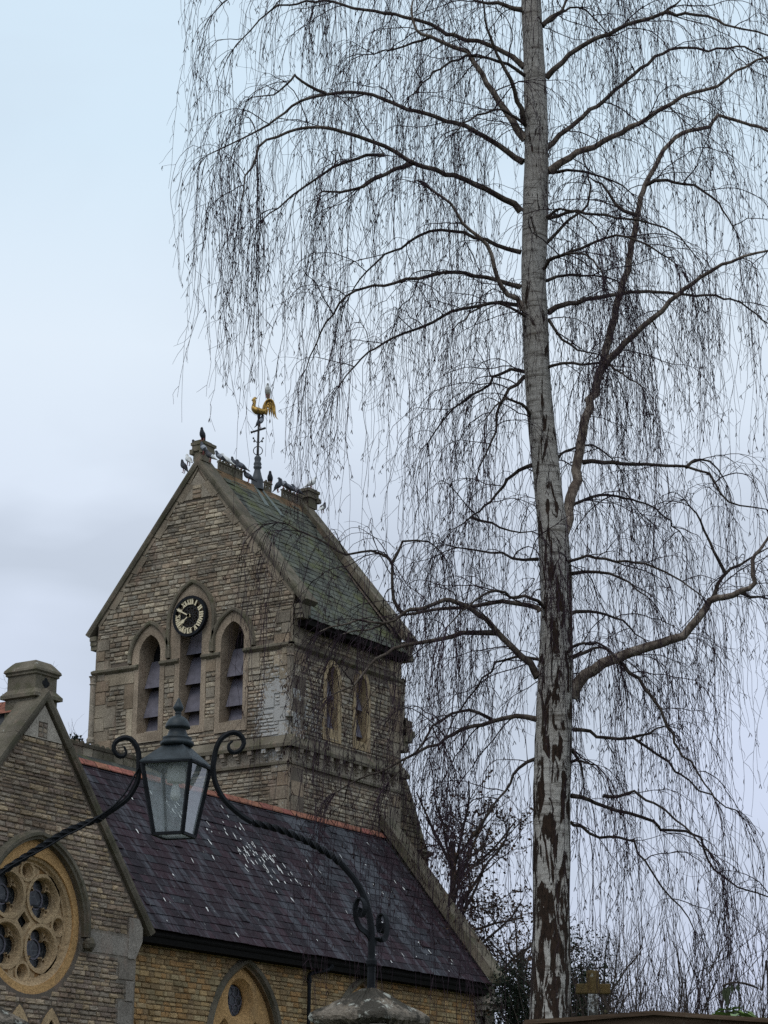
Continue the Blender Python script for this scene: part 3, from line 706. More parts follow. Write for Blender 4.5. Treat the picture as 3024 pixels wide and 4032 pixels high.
def sq(mb,x,y,profile):   # square lathe with half sizes
    V=[];
    for hx,hy,z in profile: V+=[(x-hx,y-hy,z),(x+hx,y-hy,z),(x+hx,y+hy,z),(x-hx,y+hy,z)]
    n=len(profile); mb.add(V,[(i*4+k,i*4+(k+1)%4,(i+1)*4+(k+1)%4,(i+1)*4+k) for i in range(n-1) for k in range(4)]+[(0,1,2,3),tuple(range(4*n-4,4*n))])
sq(bk,29.63,27.07,[(.30,.34,8.1),(.30,.34,8.58),(.36,.42,8.60),(.36,.42,8.66),(.28,.33,8.76),(.28,.33,9.0),(.31,.36,9.02),(.31,.36,9.05),(.34,.39,9.08),(.33,.38,9.12),(.24,.28,9.24),(.20,.24,9.28)])
BK=bk.build('ridge_block',M['mossy_stone'],CH); BK['label']='mossy stone block with chamfered cap on the gable apex'
qp=MB(); fr=Fr((0,26.74,0),(1,0,0),(0,0,1),(0,-1,0))
plate(qp,fr,quatre((29.62,8.88),.10,6),[],-.02,.004); qp.build('panel_shade',M['dark'],BK)  # flat black quatrefoil, the shade of a sinking put into its colour

# --- nave
X0,X1=33.0,45.25
nv=MB(); ov=(36.47,3.92)
nw=[lancet(36.47,1.08,.5,3.02,4.56,12),lancet(40.6,1.08,.5,3.02,4.56,12),]
plate(nv,FN,rect(20,45.6,G,5.2),nw,-.5,0)
NV=nv.build('nave_wall',M['ochre_mortar'],CH)
r3=random.Random(21); ns=MB()
rubble(ns,FN,rect(32.2,45.35,0,5.0),[lancet(36.47,1.18,.5,3.02,4.70,10),lancet(40.6,1.18,.5,3.02,4.70,10),rect(45.2,45.6,0,5)],2.2,5.0,PO,.07,.115,.11,.28,dep=(.014,.034),gap=.010,r=r3)
ns.build('rubble_walling',M['ochre_stone'],NV)
nq=MB(); z=0
while z<4.6: h=random.uniform(.3,.5); dressed(nq,FN,45.22,45.6,z,min(z+h,4.7),.03,((1,1,1),(.9,.9,.9))); z+=h
box(nq,FN,45.1,45.9,4.5,4.66,0,.45); box(nq,FN,45.15,45.85,4.36,4.5,0,.3); box(nq,FN,45.2,45.75,4.24,4.36,0,.16)
nq.build('quoin',M['gable_ashlar'],NV)
for xc in (36.47,40.6):
    wf=MB(); ring_sweep(wf,FN,[(xc+1.1,.5)]+pointed(xc,1.1,3.02,4.61,14)+[(xc-1.1,.5)],[(0,-.12),(0,.0),(-.03,.075),(-.10,.10),(-.15,.02)])
    WN=wf.build('nave_window',M['coping'],CH)
    ip=MB(); oc=(xc,3.93)
    plate(ip,FN,lancet(xc,1.09,.5,3.02,4.58,12),[circle(oc,.42,30),lancet(xc-.5,.36,.5,2.9,3.55,8),lancet(xc+.5,.36,.5,2.9,3.55,8)],-.20,-.10)
    ring_sweep(ip,FN,circle(oc,.42,32),[(0,-.10),(.11,-.26),(.11,-.30),(0,-.30)],closed=True)
    for s in (-.5,.5): ring_sweep(ip,FN,pointed(xc+s,.36,2.9,3.55,8),[(0,-.10),(.09,-.24),(.09,-.3),(0,-.3)])
    ip.build('window_plate',M['ochre_ashlar'],WN)
    g=MB(); box(g,FN,xc-1.0,xc+1.0,.5,4.45,-.34,-.31); g.build('glass',M['leaded_glass'],WN)
    lg=MB(); 
    for i in range(6):
        a=i*PI/3; ring_sweep(lg,FN,circle((oc[0]+.19*math.cos(a),oc[1]+.19*math.sin(a)),.10,8),[(-.007,-.31),(-.007,-.295),(.007,-.295),(.007,-.31)],closed=True)
    lg.build('leading',M['louvre'],WN)
# nave roof, slates one by one
ez,ey=4.99,26.98; rz,ry=8.55,29.92
sv=np.array([0,ry-ey,rz-ez]); SN=np.linalg.norm(sv); vd2=sv/SN; nd2=np.array([0,-vd2[2],vd2[1]])
nr=MB(); nr.add([(20,ey,ez),(45.3,ey,ez),(45.3,ry,rz),(20,ry,rz),(45.3,32.9,ez),(20,32.9,ez)],[(0,1,2,3),(3,2,4,5)],(.03,.03,.032))
def ncol(a,v,r):
    n=math.sin(a*1.3+v*.35)+math.sin(a*2.9-v*.2+1.7)+.7*math.sin(a*.55+2)+r.uniform(-1.1,1.1)+(v/SN-.5)*1.6
    if n>2.0: return (.060,.062,.070)
    if n>1.0: return (.030,.029,.034)
    return random.choice(((.027,.0155,.020),(.022,.014,.018),(.033,.018,.023),(.019,.014,.018)))
slates(nr,(X0-.9,ey-.04,ez-.05),(1,0,0),vd2,nd2,45.3-X0+.9,SN+.02,.215,.29,None,random.Random(8),cor=ncol)
NR=nr.build('nave_roof',M['nave_slate'],CH)
# white lichen and droppings: small raised crusts
lc=MB(); rl_=random.Random(4)
spots=[(x,v) for x,v in [(38.6+rl_.gauss(0,.55),2.75+rl_.gauss(0,.42)) for _ in range(75)]]+[(rl_.uniform(33.4,44.5),rl_.uniform(.1,4.3)) for _ in range(55)]+[(36.6+rl_.gauss(0,.25),3.75+rl_.gauss(0,.25)) for _ in range(12)]
for x,v in spots:
    L=rl_.uniform(.03,.2); w=rl_.uniform(.009,.026); k=rl_.uniform(-.2,.2)
    if v+L>SN: continue
    n=7; pts=[]
    for i in range(n*2):
        a=2*PI*i/(2*n); q=rl_.uniform(.6,1.1); pts.append(np.array([x,ey-.04,ez-.05])+np.array([1,0,0])*(w*q*math.cos(a)+k*L*math.sin(a)*.5)+vd2*(v+L*.5+L*.5*q*math.sin(a))+nd2*.030)
    lc.add(np.array(pts),[tuple(range(2*n))])
lc.build('lichen_crust',M['white_paint'],NR)['kind']='stuff'
rd=MB(); x=33.5
while x<45.2:
    k=random.uniform(.75,1.2); w=.40; dz=random.uniform(-.008,.008)
    rd.add([(x,ry-.10,rz-.035+dz),(x+w-.012,ry-.10,rz-.035+dz),(x+w-.012,ry,rz+.08+dz),(x,ry,rz+.08+dz),(x+w-.012,ry+.10,rz-.035),(x,ry+.10,rz-.035),(x,ry-.10,rz-.06),(x+w-.012,ry-.10,rz-.06)],[(0,1,2,3),(3,2,4,5),(6,7,1,0)],(k,k*random.uniform(.85,1.1),k)); x+=w
rd.build('ridge_tile',M['terracotta'],NR)
gu=MB(); box(gu,FN,32.3,45.3,4.70,4.93,.0,.30); gu.build('eaves_board',M['soffit'],NR)
gu=MB(); tube(gu,[(32.5,27.02,4.86),(38,27.02,4.85),(45.25,27.02,4.84)],.05,8); gu.build('gutter',M['soffit'],NR)
dp=MB(); tube(dp,smooth_path([(38.95,26.95,4.82),(38.92,26.98,4.72),(38.55,27.14,4.62),(38.48,27.18,4.55),(38.48,27.18,4.3)],.04),.042,8); tube(dp,[(38.48,27.18,4.45),(38.48,27.18,G)],.04,8)
lathe(dp,(38.48,27.18,4.42),[(.055,0),(.055,.10)],10); dp.build('downpipe',M['black_paint'],CH)
# far gable of the nave, coped
FF=Fr((45.3,0,0),(0,1,0),(0,0,1),(1,0,0))
fg=MB(); plate(fg,FF,[(27.1,G),(32.7,G),(32.7,4.9),(29.92,8.6),(27.1,4.9)],[],0,.42); FGb=fg.build('far_gable',M['mossy_stone'],CH)
coping(FF,(29.92,8.72),(26.86,4.92),-.06,.52,.20,M['coping'],FGb)
# the higher roof beyond, with a mossy crest, dying into the tower
hr_=MB(); hr_.add([(30,30.4,8.0),(41.5,30.4,8.0),(41.5,32.9,9.6),(30,32.9,9.6),(41.5,35.4,8.0),(30,35.4,8.0)],[(0,1,2,3),(3,2,4,5)],(.05,.052,.05))
HR=hr_.build('rear_roof',M['tower_slate'],CH)
cr=MB(); x=31.0
while x<41.4:
    box(cr,Fr((0,32.9,0),(1,0,0),(0,0,1),(0,-1,0)),x,x+.33,9.5,9.72,-.10,.10,(random.uniform(1,2.4),)*3); box(cr,Fr((0,32.9,0),(1,0,0),(0,0,1),(0,-1,0)),x,x+.34,9.72,9.80,-.13,.13,(.6,.6,.6))
    for q in range(2): lathe(cr,(x+.08+.17*q,32.9,9.80),[(.06,0),(.06,.02),(.03,.05+random.random()*.03)],6,(.6,.6,.6))
    x+=.35
cr.build('mossy_crest',M['coping'],HR)

# ------------------------------------------------------------------ weathervane
wvx,wvy=43.92,32.9
WV=empty('weathervane',(wvx,wvy,17.45),'gilded cockerel weathervane on a lead spirelet at the tower ridge','weathervane')
k=.00176; zz=lambda v: 17.56+(1480-v)*.00180
mb=MB(); lathe(mb,(wvx,wvy,0),[(.17,17.36),(.155,zz(1530)),(.15,zz(1460)),(.155,zz(1450)),(.125,zz(1410)),(.085,zz(1320)),(.075,zz(1290)),(.105,zz(1270)),(.105,zz(1250)),(.085,zz(1240)),(.105,zz(1215)),(.09,zz(1190)),(.075,zz(1170)),(.09,zz(1130)),(.08,zz(1110)),(.035,zz(1080))],14)
mb.build('lead_base',M['lead'],WV,True)
def vp(u,v,w=0.0): return np.array([wvx,wvy,0])+RT*((u-240)*k)+np.array([0,0,zz(v)])-FH*w
mb=MB(); tube(mb,[vp(238,1100),vp(240,800),vp(244,495)],[.034,.030,.026],8)
tube(mb,[vp(240,560),vp(241,500),vp(243,470)],[.03,.036,.05],8)
for i in range(2):
    a=np.linspace(0,2*PI,25); R=Fr((wvx,wvy,zz(1012)),RT if i==0 else FH,(0,0,1),(0,0,0)); tube(mb,[R.p(.115*math.cos(q),.115*math.sin(q),0) for q in a],.012,5,cap=False)
for s in (-1,1):
    tube(mb,smooth_path([vp(240,900),vp(240+s*30,880),vp(240+s*55,850),vp(240+s*68,820)],.02),.011,5)
    for q in ((240+s*70,825),(240+s*58,872)): lathe(mb,tuple(vp(*q)-np.array([0,0,.02])),[(.008,-.01),(.022,0),(.022,.03),(.008,.045)],6)
d=(RT*.9+FH*-.42); d/=np.linalg.norm(d); c=vp(240,706)
tube(mb,[c-d*.21+np.array([0,0,-.03]),c-d*.17+np.array([0,0,-.025]),c+d*.2+np.array([0,0,.03])],[.036,.026,.03],8)
mb.build('rod',M['iron_rust'],WV)
mb=MB()
body=smooth_path([vp(345,415),vp(300,430),vp(245,425),vp(195,410),vp(165,375),(vp(165,330)),vp(175,290),vp(172,262)],.02)
tt=np.linspace(0,1,len(body)); tube(mb,body,np.interp(tt,[0,.2,.42,.6,.75,.88,1],[.075,.12,.15,.125,.085,.065,.06]),12,flat=.62,ref=np.array([0,0,1.0]) if False else None)
hd=[vp(185,255),vp(165,250),vp(145,255),vp(128,262)]; tube(mb,hd,[.035,.05,.035,.006],8)
for q,(u,v) in enumerate(((150,222),(170,208),(192,206),(205,222))): tube(mb,[vp(172,245),vp(u,v)],[.022,.012],5)
tube(mb,[vp(150,270),vp(148,295)],[.016,.012],5)
mb.build('cockerel',M['gilt'],WV,True)
for i,pts in enumerate([[(300,420),(320,320),(370,265),(420,265),(455,330),(468,430),(490,505),(520,535)],[(305,425),(330,340),(375,290),(415,300),(440,380),(450,470),(470,525)],[(310,430),(335,350),(375,310),(405,340),(420,420),(425,500)],[(315,435),(345,370),(375,345),(390,400),(392,490)],[(320,440),(345,400),(360,400),(352,470),(350,490)],[(300,415),(330,300),(385,248),(440,275),(470,350)],[(310,440),(330,430),(338,460),(325,485)]]):
    f=MB(); q=smooth_path([vp(u,v,(i-3)*.012) for u,v in pts],.03); tube(f,q,np.interp(np.linspace(0,1,len(q)),[0,.4,.8,1],[.042,.042,.030,.006]),7,flat=.7); f.build('tail_feather',M['gilt'],WV,True)

# ------------------------------------------------------------------ pigeons
def pigeon_mesh(name, body, wing, head, tail, bar, upright):
    mb=MB()
    sp=[(-.185,-.02,.018,.008),(-.13,.015,.032,.014),(-.08,.05,.045,.035),(-.03,.085,.056,.055),(.02,.115,.058,.062),(.055,.145,.05,.055),(.075,.178,.036,.04),(.083,.205,.028,.03),(.092,.226,.027,.028),(.105,.236,.022,.022),(.118,.234,.011,.011),(.135,.228,.004,.004)]
    if upright: sp=[(x*.62,z*1.08+(-.02 if i<2 else .0),a,b) for i,(x,z,a,b) in enumerate(sp)]
    n=12; V=[]
    P=np.array([(x,0,z+.035) for x,z,_,_ in sp]); T=np.gradient(P,axis=0); T/=np.linalg.norm(T,axis=1)[:,None]
    for i,(x,z,a,b) in enumerate(sp):
        nrm=np.array([-T[i][2],0,T[i][0]])
        for q in range(n):
            an=2*PI*q/n; V.append(P[i]+np.array([0,1,0])*a*math.cos(an)+nrm*b*math.sin(an))
    for i in range(len(sp)-1):
        for q in range(n):
            s=math.sin(2*PI*(q+.5)/n); c=body
            if i<=1: c=tail
            elif i in (2,3,4) and s>-.45: c=bar if (i==2 and abs(s)<.8) else wing
            elif i>=9: c=(.05,.045,.045) if i>=10 else head
            elif i>=5: c=head
            mb.add([V[i*n+q],V[i*n+(q+1)%n],V[(i+1)*n+(q+1)%n],V[(i+1)*n+q]],[(0,1,2,3)],c)
    for s in (-1,1):
        tube(mb,[(-.005,s*.024,.075),(0,s*.024,.0)],[.012,.006],5,(.30,.10,.09))
        for a in (-.5,0,.5): tube(mb,[(0,s*.024,.004),(.03*math.cos(a),s*.024+.03*math.sin(a),.003)],.004,4,(.30,.10,.09))
    o=mb.build(name,M['feather'],None,True); return o
GREY=(.20,.21,.24);LG=(.34,.35,.38);DK=(.045,.047,.055);WH=(.70,.70,.68)
protos={}
def proto(kind):
    if kind not in protos:
        a={'grey':(GREY,LG,(.06,.07,.085),DK,DK,0),'dark':(DK,(.06,.063,.075),(.035,.038,.045),DK,DK,1),'chequer':((.10,.105,.125),(.13,.135,.155),DK,DK,DK,0),'white':(WH,WH,WH,WH,(.6,.6,.6),0),'pied':(DK,(.09,.085,.09),DK,WH,WH,0),'greyup':(GREY,LG,(.08,.085,.10),DK,DK,1)}[kind]
        o=pigeon_mesh('pigeon',*a); protos[kind]=o; return o,True
    return protos[kind],False
vd_a=math.degrees(yaw)
birds=[ # source px of the feet, plane (axis,value), kind, heading relative to the viewer's right (deg), label
 (797,1738,'x',41.45,'dark',250,'dark pigeon topmost on the finial of the clock gable'),
 (770,1788,'x',41.6,'dark',190,'dark pigeon half hidden behind the left coping just below the finial'),
 (742,1833,'x',41.55,'white',120,'white pigeon on the left coping of the clock gable'),
 (724,1862,'x',41.55,'dark',150,'dark pigeon lowest on the left coping of the clock gable'),
 (802,1790,'x',41.42,'greyup',160,'grey pigeon tucked under the finial on the gable apex'),
 (828,1818,'x',41.42,'pied',170,'dark pigeon with white tail on the right coping near the apex'),
 (867,1822,'y',32.9,'grey',180,'pale grey pigeon with black wing bar first on the ridge crest'),
 (892,1836,'y',32.9,'white',170,'white pigeon between dark and grey ones on the ridge crest'),
 (921,1848,'y',32.9,'dark',150,'sooty black pigeon right of the white one on the ridge crest'),
 (950,1859,'y',32.9,'chequer',175,'chequered pigeon last in the row left of the vane'),
 (978,1899,'y',32.8,'chequer',175,'chequered pigeon at the foot of the spirelet'),
 (1023,1684,'y',32.9,'greyup',20,'grey pigeon perched on the crossbar of the weathervane'),
 (1054,1566,'y',32.9,'white',270,'white pigeon on top of the gilded cockerel tail'),
 (1063,1908,'y',32.9,'dark',270,'dark pigeon alone on a short piece of ridge crest'),
 (1094,1938,'y',32.85,'dark',20,'dark pigeon bending down in the gap of the crest'),
 (1115,1929,'y',32.9,'grey',180,'barred grey pigeon first on the far piece of crest'),
 (1138,1944,'y',32.9,'chequer',170,'dull grey pigeon in the middle of the far crest'),
 (1168,1953,'y',32.9,'grey',175,'barred grey pigeon nearest the far finial'),
 (1225,1925,'x',46.2,'white',20,'white pigeon on the far gable finial'),
 (1270,2020,'x',46.1,'pied',60,'dark pigeon with white rump on the far coping')]
for (px,py,ax,val,kind,hd,lab) in birds:
    p=at_x(px,py,val) if ax=='x' else at_y(px,py,val)
    o,new=proto(kind)
    if not new: o=o.copy(); COL.objects.link(o)
    o.location=p; o.rotation_euler=(0,0,yaw-PI/2+math.radians(hd)); s=random.uniform(1.1,1.25); o.scale=(s,s*1.12,s)
    tag(o,lab,'pigeon','pigeons perched on the tower roof')

# ------------------------------------------------------------------ lamp over the gate
LD=13.0; mpp=LD/F_PX/math.cos(math.atan(2.2/13))*1.0; q=.3617*mpp
L0=at_dist(695,3007,LD)
gdir=RT*math.cos(math.radians(8))+FH*math.sin(math.radians(8)); gn=np.cross(gdir,(0,0,1.0))
def gate(px,py,off=0.0):
    r=ray(px,py); P0=L0-gn*0; t=(P0@gn)/(r@gn); return r*t+(-FH)*off
LN=empty('street_lantern',tuple(L0),'dark green four sided lantern with domed cap hanging over the gate','lantern')
zl=lambda v: L0[2]+(850-v)*q/.975
th=-yaw  # lantern's corners: F corner toward the viewer turned 22 degrees to the right
aF=math.atan2((-FH*math.cos(math.radians(27))+RT*math.sin(math.radians(27)))[1],(-FH*math.cos(math.radians(27))+RT*math.sin(math.radians(27)))[0])
def lz(mb,prof,sides=24,rot=0,**k): lathe(mb,(L0[0],L0[1],0),[(r*q,zl(v)) for r,v in prof],sides,rot=rot,**k)
mb=MB(); lz(mb,[(120,668),(172,662),(186,645),(183,622),(150,600),(160,585),(160,572),(118,555),(112,545),(92,490),(96,478),(136,470),(139,455),(125,415),(98,372),(60,345),(34,335),(32,318),(40,310),(28,300),(38,285),(54,262),(57,243),(50,225),(28,185),(14,148),(4,140)]); mb.build('finial_cap',M['lantern_paint'],LN,True)
mb=MB(); lz(mb,[(165,664),(418,846),(428,852),(428,868),(400,872),(400,880)],4,rot=aF); mb.build('roof',M['lantern_paint'],LN)
cor=[np.array([math.cos(aF+i*PI/2),math.sin(aF+i*PI/2),0]) for i in range(4)]
def lp(i,r,v): return np.array([L0[0],L0[1],0])+cor[i%4]*r*q+np.array([0,0,zl(v)])
for i in range(4):
    m=MB(); tube(m,[lp(i,398,872),lp(i,236,1612)],.0145,4); m.build('corner_bar',M['black_paint'],LN)
    m=MB(); A=[lp(i,390,876),lp(i+1,390,876),lp(i+1,234,1600),lp(i,234,1600)]; m.add(np.array(A),[(0,1,2,3)]); m.build('glass_pane',M['lamp_glass'],LN)
m=MB(); 
for i in range(4): tube(m,[lp(i,244,1612),lp(i+1,244,1612)],.0125,4); tube(m,[lp(i,405,874),lp(i+1,405,874)],.010,4)
m.build('bottom_frame',M['black_paint'],LN)
m=MB(); A=[lp(i,225,1618) for i in range(4)]; m.add(np.array(A),[(0,1,2,3)]); m.build('bottom_glass',M['lamp_glass'],LN)
m=MB(); lz(m,[(60,872),(92,872),(95,905),(98,1050),(90,1052),(50,1056)],20); m.build('lampholder',M['white_paint'],LN,True)
m=MB(); lz(m,[(30,1050),(36,1090),(42,1110),(58,1180),(52,1215),(30,1240),(5,1248)],16); m.build('bulb',M['white_paint'],LN,True)
# ironwork arch
LA=empty('lamp_arch',tuple(gate(1461,3889)),'black wrought iron arch with scrolls carrying the lantern between the piers','lamp bracket')
cq=lambda u,v:(400+.3617*u,2700+.3617*v)
Ls=[cq(*p) for p in ((240,660),(268,720),(235,770),(175,760),(132,695),(150,615),(230,568),(315,580),(375,650),(403,740),(405,880),(400,1000),(370,1090),(290,1220),(180,1310),(60,1390),(0,1440))]
Lt=[(400,3221),(345,3240),(265,3273),(166,3332),(66,3395),(0,3440),(-50,3490)]; Le=[(-50,3490),(-100,3570),(-125,3660),(-130,3760),(-132,3905)]
Rs=[cq(*p) for p in ((1428,603),(1385,640),(1388,695),(1440,730),(1510,700),(1548,630),(1530,560),(1465,512),(1380,522),(1300,580),(1252,670),(1228,780),(1215,880),(1225,1000),(1255,1100),(1320,1220),(1420,1330),(1530,1420),(1640,1490))]
Rt=[(993,3239),(1066,3256),(1152,3286),(1232,3325),(1298,3365),(1345,3402)]; Re=[(1345,3402),(1398,3465),(1431,3524),(1452,3591),(1462,3664),(1463,3763),(1461,3897)]
def gp(l,st=.02,off=0): return smooth_path([gate(x,y,off) for x,y in l],st)
for l in (Ls,Rs):
    m=MB(); p=gp(l); tube(m,p,np.interp(np.linspace(0,1,len(p)),[0,.12,.4,1],[.006,.014,.0175,.0175]),6); m.build('scroll_bar',M['black_paint'],LA)
for l in (Lt,Rt): m=MB(); tube(m,gp(l,.013),.0215,4,twist=.42); m.build('twisted_bar',M['black_paint'],LA)
for l in (Le,Re):
    m=MB(); p=gp(l); tube(m,p,np.linspace(.018,.024,len(p)),8)
    if l is Re: lathe(m,tuple(gate(1463,3790)-np.array([0,0,.02])),[(.028,0),(.032,.01),(.032,.03),(.028,.04)],10)
    m.build('post_bar',M['black_paint'],LA)
c5=lambda u,v:(1150+.3617*u,3500+.3617*v)
for l,dd in (([(872,700),(865,580),(825,500),(745,435),(700,345),(688,235),(710,150),(750,128),(792,190),(790,265),(755,330),(735,280),(745,230)],[0,0,.02,.05,.07,.08,.09,.1,.11,.11,.1,.1,.1]),([(893,620),(905,552),(960,545),(1012,525),(1035,420),(1022,300),(990,252),(950,275),(938,380),(958,450),(995,425),(992,350)],[0,0,-.02,-.05,-.07,-.08,-.09,-.1,-.1,-.1,-.1,-.1])):
    m=MB(); P=smooth_path([gate(*c5(*a),off=b) for a,b in zip(l,dd)],.012); tube(m,P,.024,4,flat=.28,ref=np.array(FH*.75+RT*.66)); m.build('side_scroll',M['black_paint'],LA)
m=MB(); tube(m,gp([cq(405,905),cq(350,1010),cq(270,1160),cq(160,1290),cq(60,1370),(318,3266),(265,3290),(200,3330),(133,3366),(86,3389),(20,3430),(-40,3490)],.03,.02),.0055,5); m.build('cable',M['black_paint'],LA)
# gate piers
def pier(c,label):
    P=empty('gate_pier',(c[0],c[1],G),label,'gate pier','stone piers either side of the gate')
    rot=math.atan2((-FH*math.cos(.24)+RT*math.sin(.24))[1],(-FH*math.cos(.24)+RT*math.sin(.24))[0])
    m=MB(); r_=random.Random(c[0]); n=24; prof=[(.03,.150),(.06,.145),(.13,.112),(.22,.066),(.30,.026),(.345,.006),(.356,-.012),(.35,-.032),(.325,-.045),(.30,-.06)]
    V=[]
    for rr_,z in prof:
        for k_ in range(n*4):
            s=k_//n; f=(k_%n)/n; a=np.array([math.cos(rot+s*PI/2),math.sin(rot+s*PI/2)]); b=np.array([math.cos(rot+(s+1)*PI/2),math.sin(rot+(s+1)*PI/2)])
            pt=(a*(1-f)+b*f)*rr_*(1+r_.uniform(-.012,.012)); V.append((c[0]+pt[0],c[1]+pt[1],c[2]+z+r_.uniform(-.007,.007)))
    N=n*4; V=np.array(V); i=np.arange(len(prof)-1)[:,None]*N; k_=np.arange(N)[None,:]; k2=(k_+1)%N
    m.quads(V,np.stack([i+k_,i+k2,i+N+k2,i+N+k_],-1).reshape(-1,4)); m.add(V[:N],[tuple(range(N))]); m.build('cap',M['cap_stone'],P)
    m=MB(); lathe(m,(c[0],c[1],0),[(.29,c[2]-.06),(.29,c[2]-.14),(.27,c[2]-.17),(.27,G+.3),(.31,G+.28),(.31,G)],4,rot=rot); m.build('shaft',M['gable_ashlar'],P)
pc=gate(1457,3894); pier(np.array([pc[0],pc[1],pc[2]-.150]),'lichened gate pier with pyramid cap below the iron post')
pc2=gate(-128,3912); pier(np.array([pc2[0],pc2[1],pc2[2]-.150]),'gate pier at the lower left corner only its cap edge showing')

# ------------------------------------------------------------------ birch
TD=22.0; K=1.8227
BI=empty('birch_tree',tuple(at_dist(1185*K,2300*K,TD)*[1,1,0]+np.array([0,0,G])),'tall bare weeping silver birch with peeling white and brown bark','tree')
def tp(x,y,dd=0.0): return at_dist(x*K,y*K,TD+dd)
TR_=[(-160,1146,34),(0,1148,42),(150,1155,46),(300,1159,51),(450,1155,55),(600,1153,54),(700,1158,56),(800,1161,56),(900,1168,57),(1000,1178,58),(1080,1186,60),(1140,1193,66),(1200,1197,67),(1300,1201,68),(1400,1202,73),(1500,1201,78),(1600,1197,81),(1700,1192,80),(1800,1191,79),(2000,1190,80),(2150,1187,84),(2260,1185,92)]
P=smooth_path([tp(x,y) for y,x,_ in TR_],.1)[::-1]; yy=np.interp(np.linspace(0,1,len(P)),np.linspace(0,1,len(TR_)),[w for _,_,w in TR_][::-1])
rad=[]
for p in P:
    d_=p@fwd; w=np.interp(CY-(p@upv)/d_*F_PX,[y*K for y,_,_ in TR_],[w for _,_,w in TR_]); rad.append(w*K/F_PX*d_/2)
P=np.vstack([[P[0][0],P[0][1],G],P]); rad=[rad[0]*1.25]+rad
m=MB(); n=20; ths=np.arange(n)*2*PI/n; V=[]
for i,(p,r_) in enumerate(zip(P,rad)):
    w=1+.05*np.sin(ths*3+p[2]*1.7)+.03*np.sin(ths*5-p[2]*3.1)+rng.normal(0,.012,n); V.append(np.c_[p[0]+r_*w*np.cos(ths),p[1]+r_*w*np.sin(ths),np.full(n,p[2])])
V=np.concatenate(V); i=np.arange(len(P)-1)[:,None]*n; k_=np.arange(n)[None,:]; k2=(k_+1)%n
m.quads(V,np.stack([i+k_,i+k2,i+n+k2,i+n+k_],-1).reshape(-1,4)); m.build('trunk',M['birch_bark'],BI,True)

